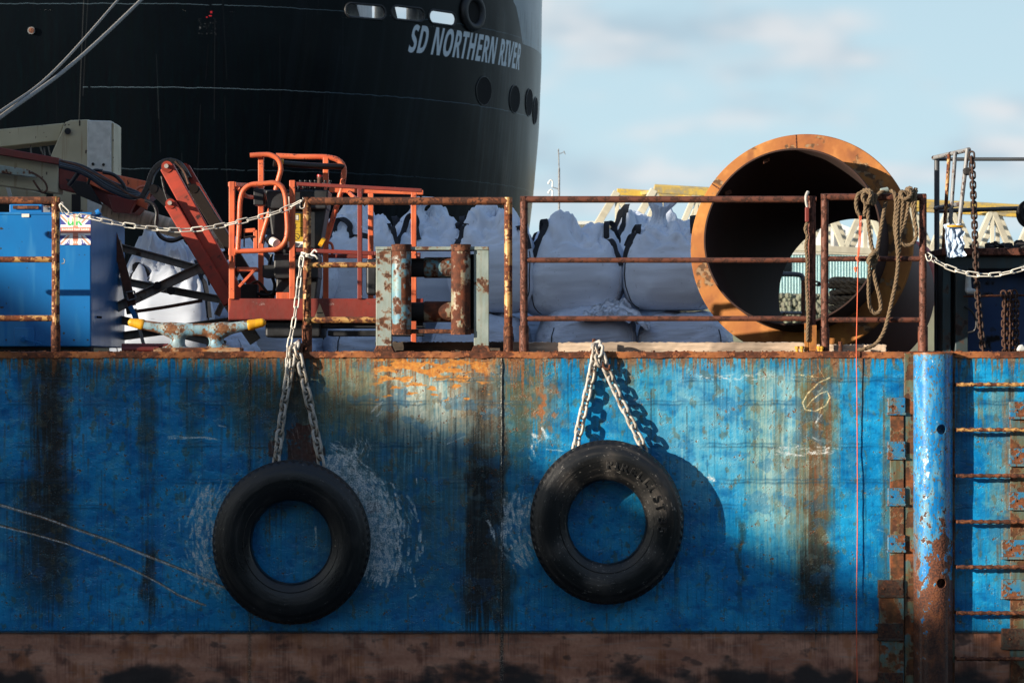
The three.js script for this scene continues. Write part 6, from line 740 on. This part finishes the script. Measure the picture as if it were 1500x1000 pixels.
// ---------------------------------------------------------------- right side: pipe frame, rusty bin, hanging chains
{
  const z0 = -1.5, z1 = -2.3, o = thing('pipe_frame', 'bent grey pipe frame with leaning bars standing above the rusty bin', 'pipe frame', P(1400, 515, z0).setY(-0.35)), t = (x0, y0, za, x1, y1, zb, w, m, n) => part(n, cyl(P(x0, y0, za), P(x1, y1, zb), w / 2 * SC(za), 12), m, o);
  t(1373, 228, z1, 1373, 520, z1, 8, M.darkPipe, 'post'); t(1373, 233, z1, 1560, 233, z1, 5.5, M.darkPipe, 'rail'); t(1373, 309, z1, 1560, 303, z1, 6.5, M.darkPipe, 'rail'); t(1368, 231, z1, 1420, 219, z0, 6.5, M.paleGal, 'rail'); t(1371, 305, z1, 1410, 298, z0, 6.5, M.paleGal, 'rail');
  t(1391, 226, -1.8, 1382, 372, -1.8, 5.5, M.creamRust, 'bar'); t(1400, 222, -1.7, 1391, 352, -1.7, 6, M.paleGal, 'bar'); t(1418, 218, z0, 1403, 352, z0, 6.5, M.paleGal, 'bar'); part('clamp', [pxBox(1413, 245, 1424, 256, z0 + 0.05, 0.08, 0.015)], M.scrap, o);
  const s = thing('plastic_sheet', 'crumpled printed plastic sheet tied round the leaning bars', 'plastic sheet', P(1398, 378, z0)); { const g = new THREE.CylinderGeometry(1, 1, 1, 64, 40, true), p = g.attributes.position, a = P(1399, 352, z0 + 0.02), S = SC(z0); for (let i = 0; i < p.count; i++) { const x = p.getX(i), y = p.getY(i) + 0.5, z = p.getZ(i), n = fb3(x * 1.2 + 3, y * 2.6, z * 1.2, 2), w = mixn(13, 10.5, Math.abs(y - 0.35)) * (1 + 0.18 * n * (1 - ss(0.85, 1, y))); p.setXYZ(i, a.x + (x * w + (1 - y) * 4 - 3 + 3 * n) * S, a.y + (y - 0.5) * 48 * S + 0.012 * n, a.z + z * w * 0.35 * S + 0.03 * n); } g.computeVertexNormals(); part('sheet', g, M.sheet, s); part('tie', tube(curve([P(1388, 331, z0 + 0.06), P(1399, 331, z0 + 0.08), P(1411, 332, z0 + 0.06)], 10), 0.009, 6), M.yellow, s); }
  const zb = -1.75, b = thing('scrap_bin', 'dark blue steel bin with rusty rim and teal beam at the right edge', 'skip', P(1450, 515, zb).setY(-0.35));
  part('rim', pxBox(1380, 363, 1640, 374, zb + 0.06, 0.7, 0.01), M.rustBrown, b); part('top_beam', pxBox(1384, 374, 1640, 394, zb, 0.12, 0.01), M.tealSteel, b); part('corner_post', pxBox(1400, 390, 1419, 530, zb + 0.01, 0.12, 0.008), M.tealSteel, b); part('end_post', pxBox(1381, 374, 1394, 560, zb - 0.03, 0.2, 0.01), M.tealSteel, b); part('side_plate', pxBox(1381, 376, 1640, 570, zb - 0.22, 0.02, 0.004), M.bluePlate, b); part('end_plate', pxBox(1386, 376, 1400, 560, zb - 0.1, 0.4, 0.004), M.scrap, b);
  part('bar', cyl(P(1412, 434, zb + 0.08), P(1640, 430, zb + 0.08), 0.008, 10), M.rust, b); part('white_light', [blob([[P(1419, 405, zb + 0.08), P(1419, 424, zb + 0.08), 0.02, 0.024], [P(1419, 427, zb + 0.1), P(1428, 427, zb + 0.1), 0.018, 0.022]], 0.008, 0.006)], M.whitePaint, b); part('hose_loop', smoothTube([P(1414, 448, zb + 0.02), P(1426, 458, zb + 0.04), P(1431, 474, zb + 0.05), P(1428, 484, zb + 0.04), P(1418, 487, zb + 0.03)], 0.009, 30, 8), M.hose, b);
  const r = rng(12), g = []; for (let i = 0; i < 90; i++) { const k = new THREE.IcosahedronGeometry(0.02 + 0.05 * r() * r(), 1), p = k.attributes.position, s0 = r() * 99; for (let q = 0; q < p.count; q++) { const m = 1 + 0.45 * N3(p.getX(q) * 24 + s0, p.getY(q) * 24, p.getZ(q) * 24); p.setXYZ(q, p.getX(q) * m, p.getY(q) * m * 0.7, p.getZ(q) * m); } k.computeVertexNormals(); const a = P(1420 + Math.pow(r(), 0.6) * 190, 362, zb - r() * 0.5); k.translate(a.x, a.y + 0.03 * (a.x > 3.6 ? 1 : 0.3) * r(), a.z); g.push(uvBox(k)); }
  const sc = solo('scrap_heap', 'black lumps of scrap heaped along the rim of the bin', 'scrap', g, M.scrap); sc.userData.kind = 'stuff';
  const ch = (label, pts, m, seed, len = 0.062, w = 0.04, wire = 0.008) => { const c = thing('hanging_chain', label, 'chain', P(pts[pts.length - 1][0], pts[pts.length - 1][1], pts[0][2] ?? zb + 0.1)); chain(c, pts.map(([x, y, z]) => P(x, y, z ?? zb + 0.1)), len, w, wire, m, { seed, base: 0.3 }); return c; };
  ch('long dark chain hanging from the pipe frame down in front of the bin', [[1424, 224, z0 + 0.03], [1425, 250, z0 + 0.05], [1427, 300, z0 + 0.05], [1429, 350, z0 + 0.05], [1431, 400, z0 + 0.05], [1434, 450, z0 + 0.05], [1441, 516, z0 + 0.05]], [M.chainDark, M.chainRust], 31);
  ch('rusty chain hanging on the bin bar, leftmost of three', [[1470, 428], [1473, 436], [1472, 470], [1473, 520]], M.chainRust, 32); ch('rusty chain hanging on the bin bar, middle of three', [[1480, 428], [1481, 436], [1481, 470], [1480, 520]], M.chainRust, 33); ch('rusty chain hanging on the bin bar, rightmost of three', [[1486, 427], [1489, 436], [1489, 470], [1490, 520]], [M.chainRust, M.chainDark], 34);
  solo('dark_wheel', 'dark rusty disc sticking in at the right edge above the bin', 'disc', (() => { const a = P(1512, 313, z1 + 0.1), g = new THREE.CylinderGeometry(22 * SC(z1), 22 * SC(z1), 0.05, 40); g.rotateX(Math.PI / 2).translate(a.x, a.y, a.z); const h = new THREE.TorusGeometry(16 * SC(z1), 0.012, 8, 40).translate(a.x, a.y, a.z + 0.028); return [uvBox(g), uvBox(h)]; })(), M.scrap);
}
// ---------------------------------------------------------------- the black ship
{
  const Z0 = -22, s0 = SC(Z0), R = 620 * s0, xc = P(180, 0, Z0).x, zc = Z0 - R, PX = 1 / s0;      // bow plan: straight side, then an arc of radius R
  const yOf = (py) => (HY - py) * s0 + CY, o = thing('black_ship', 'tall black ship bow with light grey name lettering and portholes behind the barge', 'ship', V(xc, -2.75, zc));
  const flare = (y) => -0.018 * (5.7 - y) * Math.abs(5.7 - y), at = (s, y, off = 0) => { const rr = R + flare(y) + off; if (s < 0) return V(xc + s, y, zc + rr); const t = s / R; return V(xc + Math.sin(t) * rr, y, zc + Math.cos(t) * rr); }, nor = (s) => s < 0 ? V(0, 0, 1) : V(Math.sin(s / R), 0, Math.cos(s / R));
  const S0 = -9, S1 = R * 2.3, Y0 = -2.9, Y1 = 7.2, TW = 2048, TH = 1024, T0 = -2.4, T1 = R * 1.66, TY0 = 1.0, TY1 = 5.9;   // texture window
  // arc position from a photo pixel, and height
  const sOf = (px) => px < 180 ? (px - 180) * s0 : R * Math.asin(cl((px - 180) / 620, -1, 1)), hOf = (px, py) => { const t = px < 180 ? 0 : Math.asin(cl((px - 180) / 620)), d = D - Z0 + R * (1 - Math.cos(t)); return (HY - py) * d / F + CY; };
  const cv = document.createElement('canvas'); cv.width = TW; cv.height = TH; const g = cv.getContext('2d'), kx = TW / (T1 - T0), ky = TH / (TY1 - TY0), X = (s) => (s - T0) * kx, Y = (y) => TH - (y - TY0) * ky, rd = rng(17);
  g.fillStyle = '#04070b'; g.fillRect(0, 0, TW, TH);
  // the pale grey bulwark of the stem, as one painted area
  g.fillStyle = '#8e979c'; g.beginPath(); g.moveTo(X(sOf(752)), 0); g.lineTo(X(sOf(757)), Y(hOf(757, 10))); g.lineTo(X(sOf(768)), Y(hOf(768, 64))); g.lineTo(X(sOf(770)), Y(hOf(770, 65))); g.lineTo(TW, Y(hOf(770, 64))); g.lineTo(TW, 0); g.fill();
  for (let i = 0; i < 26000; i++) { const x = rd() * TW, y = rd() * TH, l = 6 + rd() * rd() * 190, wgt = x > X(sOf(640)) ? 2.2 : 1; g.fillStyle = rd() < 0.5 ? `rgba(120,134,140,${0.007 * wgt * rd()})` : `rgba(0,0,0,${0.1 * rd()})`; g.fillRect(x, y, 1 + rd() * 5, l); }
  for (let i = 0; i < 70; i++) { const x = X(sOf(430 + rd() * 370)), w = 6 + rd() * 34, y = -50 + rd() * 500; g.fillStyle = rd() < 0.6 ? `rgba(110,135,150,${0.02 + 0.035 * rd()})` : 'rgba(0,0,0,.12)'; g.beginPath(); g.moveTo(x, y); g.lineTo(x + w, y); g.lineTo(x + w * 0.5 - 90, y + 900); g.lineTo(x - 100, y + 900); g.fill(); }  // slanted bands paint in the sheen of wavy plating
  for (let i = 0; i < 260; i++) { const x = X(sOf(700 + rd() * 96)), w = 2 + rd() * 14, y = rd() * 700, h = 200 + rd() * 500; g.fillStyle = rd() < 0.45 ? `rgba(150,134,120,${0.03 + 0.05 * rd()})` : rd() < 0.6 ? `rgba(130,160,180,${0.03 + 0.05 * rd()})` : 'rgba(0,0,0,.1)'; g.beginPath(); g.moveTo(x + 20, y); g.lineTo(x + w + 20, y); g.lineTo(x + w * 0.6, y + h); g.lineTo(x, y + h); g.fill(); }  // pale streaks by the stem edge: sky sheen put into the colour
  for (let i = 0; i < 40; i++) { const x = X(T0) + rd() * X(sOf(560)), y = rd() * TH; g.strokeStyle = `rgba(150,150,146,${0.05 + 0.12 * rd()})`; g.lineWidth = 0.8 + rd(); g.beginPath(); g.moveTo(x, y); g.lineTo(x + (rd() - 0.5) * 26, y + 60 + rd() * 260); g.stroke(); }
  for (const [a, w] of [[-0.9, 0.5], [0.2, 0.45]]) { const x = X(a * 0 + sOf(46)), y = Y(hOf(46, 52)); for (let i = 0; i < 90; i++) { g.strokeStyle = `rgba(150,142,124,${0.006 * w})`; g.lineWidth = 3; g.beginPath(); g.moveTo(x, y); g.lineTo(x + (rd() - 0.5) * 130 + a * 10, y + 60 + rd() * 150); g.stroke(); } }
  const wl = (y, x0, c, w) => { g.strokeStyle = c; g.lineWidth = w; g.beginPath(); for (let x = X(x0); x <= TW; x += 6) { const yy = Y(y) + 1.6 * N2(x / 60, y) + 1.2 * N2(x / 13, y); if (rd() < 0.02) g.moveTo(x, yy); else x === X(x0) ? g.moveTo(x, yy) : g.lineTo(x, yy); } g.stroke(); };
  wl(yOf(5), T0, 'rgba(128,158,174,.5)', 2); wl(yOf(127), sOf(120), 'rgba(140,170,186,.55)', 2); wl(yOf(246), sOf(165), 'rgba(140,170,186,.4)', 1.8);
  for (const [px, y0, y1, c] of [[122, 0, 175, 'rgba(120,120,116,.35)'], [128, 0, 140, 'rgba(120,120,116,.2)'], [690, 160, 330, 'rgba(0,0,0,.6)'], [735, 0, 330, 'rgba(0,0,0,.5)'], [778, 70, 300, 'rgba(0,0,0,.5)'], [640, 60, 330, 'rgba(0,0,0,.35)']]) { g.strokeStyle = c; g.lineWidth = 2; g.beginPath(); g.moveTo(X(sOf(px)), Y(hOf(px, y0))); g.lineTo(X(sOf(px - 8)), Y(hOf(px, y1))); g.stroke(); }
  for (let i = 0; i < 60; i++) { const a = X(sOf(288)) + rd() * 44, b = Y(hOf(300, 26)) + rd() * 50; g.fillStyle = `rgba(150,150,146,${0.25 * rd()})`; g.fillRect(a, b, 1 + rd() * 4, 1 + rd() * 6); } g.fillStyle = 'rgba(190,40,50,.9)'; g.fillRect(X(sOf(306)), Y(hOf(306, 16)), 5, 7); g.fillRect(X(sOf(300)), Y(hOf(300, 24)), 4, 4); g.fillRect(X(sOf(304)), Y(hOf(304, 22)), 7, 4);
  // lettering: fitted letter by letter along the arc
  { const x0 = X(sOf(589)), x1 = X(sOf(762)), y = Y(yOf(57)), h = 0.435 * ky; g.font = `bold ${Math.round(h / 0.72)}px sans-serif`; const w = g.measureText('SD NORTHERN RIVER').width; g.save(); g.translate(x0, y); g.transform((x1 - x0) / w, 0, -0.2, 1, 0, 0); g.fillStyle = '#c4ced4'; g.fillText('SD NORTHERN RIVER', 10, 0); g.strokeStyle = '#c4ced4'; g.lineWidth = 2; g.strokeText('SD NORTHERN RIVER', 10, 0); g.restore(); for (let i = 0; i < 40; i++) { g.fillStyle = `rgba(${rd() < 0.4 ? '120,70,40' : '40,44,48'},${0.3 * rd()})`; g.fillRect(x0 + rd() * (x1 - x0), y - rd() * h, 1 + rd() * 3, 2 + rd() * 9); } }
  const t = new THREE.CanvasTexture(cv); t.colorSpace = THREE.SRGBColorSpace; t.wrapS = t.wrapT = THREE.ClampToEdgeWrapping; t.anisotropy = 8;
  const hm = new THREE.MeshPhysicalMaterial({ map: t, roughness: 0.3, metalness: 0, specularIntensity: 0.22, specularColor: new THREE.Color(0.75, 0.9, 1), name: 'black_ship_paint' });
  const surf = (a0, a1, y0, y1, nx, ny, skip) => { const pos = [], nrm = [], uv = [], idx = []; const xs = Array.isArray(nx) ? nx : Array.from({ length: nx + 1 }, (_, i) => mixn(a0, a1, i / nx)), ys = Array.isArray(ny) ? ny : Array.from({ length: ny + 1 }, (_, i) => mixn(y0, y1, i / ny)); for (const y of ys) for (const s of xs) { const wob = 0.008 * fb2(s * 1.1, y * 0.7, 2) + 0.005 * Math.abs(Math.sin(s * 2.4)), p = at(s, y, wob), n = nor(s); pos.push(p.x, p.y, p.z); nrm.push(n.x, -0.06, n.z); uv.push((s - T0) / (T1 - T0), (y - TY0) / (TY1 - TY0)); } const W = xs.length; for (let j = 0; j < ys.length - 1; j++) for (let i = 0; i < W - 1; i++) { if (skip && skip((xs[i] + xs[i + 1]) / 2, (ys[j] + ys[j + 1]) / 2)) continue; const a = j * W + i; idx.push(a, a + 1, a + W, a + 1, a + W + 1, a + W); } const gg = new THREE.BufferGeometry(); gg.setAttribute('position', new THREE.Float32BufferAttribute(pos, 3)); gg.setAttribute('uv', new THREE.Float32BufferAttribute(uv, 2)); gg.setIndex(idx); gg.computeVertexNormals(); return gg; };
  // three freeing ports are real openings with rounded ends; the grid lines follow them
  const ports = [[500, 558, 6, 27], [567, 615, 10, 30], [622, 662, 16, 36]].map(([a, b, c, d]) => [sOf(a), sOf(b), hOf((a + b) / 2, d), hOf((a + b) / 2, c)]);
  const inPort = (s, y) => ports.some(([a, b, c, d]) => { const r = (d - c) / 2, m = (c + d) / 2; if (s < a || s > b || y < c || y > d) return false; const e = s < a + r ? a + r - s : s > b - r ? s - b + r : 0; return e * e + (y - m) ** 2 < r * r; });
  const fx = [], fy = []; for (let i = 0; i <= 150; i++) fx.push(mixn(ports[0][0] - 0.1, ports[2][1] + 0.1, i / 150)); for (let i = 0; i <= 40; i++) fy.push(mixn(ports[2][2] - 0.05, ports[0][3] + 0.1, i / 40));
  const yb = fy[0], yt = fy[40], xa = fx[0], xb = fx[150];
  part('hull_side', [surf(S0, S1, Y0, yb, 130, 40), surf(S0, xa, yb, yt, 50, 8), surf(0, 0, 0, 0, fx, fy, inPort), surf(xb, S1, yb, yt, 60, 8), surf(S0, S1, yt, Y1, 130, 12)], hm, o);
  for (const [a, b, c, d] of ports) { const r = (d - c) / 2, m = (c + d) / 2, pts = []; for (let i = 0; i < 40; i++) { const q = i / 40 * 6.2832, cx = Math.cos(q), ex = cx > 0 ? b - r : a + r; pts.push(at(ex + cx * r, m + Math.sin(q) * r, 0.004)); } part('freeing_port_rim', tube(pts, 0.02, 6, true), M.black, o); }
  // inside the bulwark: deck, white stays and drums seen through the ports
  part('deck', [0].map(() => { const sp = new THREE.Shape(); for (let i = 0; i <= 40; i++) { const p = at(mixn(S0, S1, i / 40), ports[2][2] - 0.1, -0.05); i ? sp.lineTo(p.x, p.z) : sp.moveTo(p.x, p.z); } const gg = new THREE.ShapeGeometry(sp); gg.rotateX(Math.PI / 2); gg.translate(0, ports[2][2] - 0.1, 0); return uvBox(gg); }), M.greySteel, o);
  for (const [px, w, rot] of [[515, 20, 0.4], [545, 9, -0.5], [585, 20, 0.2], [606, 8, -0.4], [634, 16, 0.2], [652, 8, -0.3]]) { const s = sOf(px), p = at(s, ports[1][2] - 0.1, -0.55), n = nor(s); part(w > 12 ? 'winch_drum' : 'bulwark_stay', w > 12 ? cyl(p, p.clone().add(V(0.1 * rot, 0.9, 0)), w * s0 * 0.6, 18) : bar(p, p.clone().add(V(rot * 0.5, 0.9, n.z * 0.3)), 0.05, 0.2), M.whitePaint, o); }
  part('deckhouse', boxAt(xc - 4, xc + R * 0.52, ports[2][2] - 0.1, 9, zc - 2, zc + R * 0.42, 0.1), M.shed, o);
  // portholes, their discs coloured black for the recess shade, and the big fairlead
  for (const [px, py, r] of [[708, 133, 0.23], [757, 145, 0.23], [781, 150, 0.23], [792, 162, 0.23]]) { const s = sOf(px), p = at(s, hOf(px, py), 0.004), q = new THREE.Quaternion().setFromUnitVectors(V(0, 0, 1), nor(s).setY(-0.06).normalize()); const rim = part('porthole', new THREE.TorusGeometry(r, 0.01, 10, 40).applyQuaternion(q).translate(p.x, p.y, p.z), M.holeRim, o); const gl = new THREE.CylinderGeometry(r, r, 0.012, 36).rotateX(Math.PI / 2).applyQuaternion(q).translate(p.x, p.y, p.z); part('recess_disc', gl, M.holeDark, rim); }
  { const s = sOf(687), p = at(s, hOf(687, 18), 0.02), q = new THREE.Quaternion().setFromUnitVectors(V(0, 0, 1), nor(s)); const rim = part('panama_fairlead', new THREE.TorusGeometry(0.24, 0.07, 14, 44).applyQuaternion(q).translate(p.x, p.y, p.z), M.black, o); part('fairlead_mouth', new THREE.CylinderGeometry(0.24, 0.24, 0.01, 36).rotateX(Math.PI / 2).applyQuaternion(q).translate(p.x, p.y, p.z), M.holeDark, rim); }
  { const p = at(sOf(45), hOf(45, 45), 0); part('scupper', [cyl(V(p.x, p.y, p.z - 0.05), V(p.x + 0.01, p.y, p.z + 0.06), 0.055, 16)], M.paleGal, o); part('scupper_mouth', [cyl(V(p.x + 0.01, p.y, p.z + 0.05), V(p.x + 0.01, p.y, p.z + 0.064), 0.042, 14)], M.rust, o); }
  // mooring lines from the ship to the barge, one thing each
  for (const [pts, l, r] of [[[[-60, 216, -7], [0, 171, -8], [100, 98, -12], [206, 0, -17], [300, -95, -21]], 'pale mooring line across the upper left, the lower and thicker one', 0.022], [[[-60, 204, -7], [0, 163, -8], [70, 112, -11], [172, 0, -16], [250, -92, -20]], 'pale mooring line across the upper left, the upper and thinner one', 0.015]]) solo('mooring_line', l, 'mooring line', tube(curve(pts.map(([a, b, c]) => P(a, b, c)), 60), r, 8), M.ropePale, 'mooring lines of the ship');
}
// ---------------------------------------------------------------- far side: mast, truss gantry, sheds
{
  const mz = -60, s = SC(mz), o = thing('camera_mast', 'thin grey mast with two white swan neck cameras right of the ship', 'mast', P(819, 440, mz).setY(-2.75));
  part('pole', [cyl(V(P(819, 0, mz).x, -2.75, mz), P(819, 246, mz), 1.5 * s, 10), cyl(P(819, 246, mz), P(818, 218, mz), 0.8 * s, 8)], M.paleGal, o); part('wind_vane', [cyl(P(818, 226, mz), P(827, 222, mz), 0.5 * s, 6), cyl(P(826, 221, mz), P(828, 226, mz), 0.8 * s, 6)], M.paleGal, o);
  for (const y of [265, 279]) { const c = part('camera', [smoothTube([P(804, y + 3, mz), P(805, y, mz), P(808, y - 1.5, mz), P(809.5, y + 2, mz), P(809, y + 9, mz)], 1.0 * s, 20, 8), new THREE.SphereGeometry(1.9 * s, 14, 10).translate(P(804, y + 3, mz).x, P(804, y + 3, mz).y, mz)].map((g) => g), M.shed, o); part('camera_arm', cyl(P(809, y + 9, mz), P(819, y + 12, mz), 0.7 * s, 6), M.paleGal, c); }
  // truss gantry, receding slightly to the right: near and far truss
  const gt = thing('truss_gantry', 'long faded yellow and cream lattice gantry bridge in the background', 'gantry', P(1200, 365, -75));
  const side = (xL, yT, zL, endX) => {
    const zz = (x) => zL - (x - xL) * 0.002, top = (x) => P(x, yT + (x - xL) * 0.055, zz(x)), bot = (x) => P(x, 352 + (x - xL) * 0.05, zz(x)), w = 8.5 * SC(zL);
    const cb = (a, b, k, m, n) => part(n, bar(a, b, w * k, w * k, Math.abs(a.x - b.x) < 0.05 ? V(0, 0, 1) : V(0, 1, 0), 0.01), m, gt);
    cb(top(xL), top(endX), 1.15, M.gantryYellow, 'top_chord'); cb(bot(xL - 45), bot(endX), 1.1, M.gantry, 'bottom_chord'); cb(bot(xL - 42), top(xL), 1.2, M.gantry, 'end_post');
    for (let x = xL, i = 0; x < endX - 20; x += 62, i++) { cb(bot(x), top(x), 0.7, M.gantry, 'vertical'); cb(top(x), bot(x + 31), 0.9, M.gantry, 'diagonal'); cb(bot(x + 31), top(x + 62), 0.9, M.gantry, 'diagonal'); }
    return { top, bot };
  };
  const n = side(958, 278, -70, 1620), f = side(904, 281, -76, 1560); for (let x = 970; x < 1540; x += 62) part('cross_brace', bar(n.top(x), f.top(x - 30), 0.1, 0.12), M.gantryYellow, gt);
  part('upper_pipe', [cyl(n.top(960).add(V(0, 0.16, -0.4)), n.top(1600).add(V(0, 0.16, -0.4)), 0.06, 8)], M.gantryYellow, gt);
  // sheds
  const box = (x0, x1, yt, yb, z, d) => pxBox(x0, yt, x1, yb, z, d, 0.02);
  const w1 = thing('white_shed', 'long low white shed on the quay seen behind the left bags', 'shed', P(880, 420, -150)); part('wall', box(812, 1075, 334, 420, -150, 10), M.shed, w1); part('roof', bar(P(806, 331, -149.4), P(1080, 331, -149.4), 8, 0.2), M.whitePaint, w1); part('gutter', [cyl(P(812, 352, -149.9), P(1075, 352, -149.9), 0.06, 6), cyl(P(812, 368, -149.9), P(1075, 368, -149.9), 0.05, 6)], M.paleGal, w1);
  const w2 = thing('white_shed', 'white gabled shed seen through the pipe above the teal cladding', 'shed', P(1225, 420, -160)); { const sp = new THREE.Shape(); [[1160, 372], [1160, 352], [1188, 336], [1230, 327], [1275, 345], [1275, 372]].forEach(([x, y], i) => { const p = P(x, y, -160); i ? sp.lineTo(p.x, p.y) : sp.moveTo(p.x, p.y); }); part('wall', uvBox(new THREE.ExtrudeGeometry(sp, { depth: 10, bevelEnabled: false }).translate(0, 0, -170)), M.shed, w2); part('window_band', box(1222, 1236, 336, 366, -159.9, 0.2), M.brick, w2); }
  const ts = thing('teal_shed', 'pale teal ribbed metal shed seen through the pipe', 'shed', P(1220, 431, -125)); part('wall', box(1090, 1330, 372, 431, -125, 8), M.teal, ts); for (let i = 0; i < 56; i++) part('cladding_rib', box(1092 + i * 4.3, 1094 + i * 4.3, 373, 430, -124.94, 0.08), M.teal, ts); part('eaves', box(1086, 1336, 367, 373, -124.85, 8.4), M.whitePaint, ts); part('window', box(1144, 1160, 384, 398, -124.9, 0.1), M.glass, ts);
  const gr = rng(9), pts = []; for (let i = 0; i < 900; i++) { const k = new THREE.IcosahedronGeometry(0.05 + 0.14 * gr(), 0); k.translate(mixn(P(1120, 0, -117.5).x, P(1330, 0, -117.5).x, gr()), mixn(1.6, 3.35, Math.sqrt(gr())), -117.9 + 0.2 * gr()); pts.push(uvBox(k)); }
  const weeds = solo('weeds', 'brown weeds and rubble at the foot of the teal shed', 'weeds', pts, M.concrete); weeds.userData.kind = 'stuff';
}
renderer.render(scene, camera);
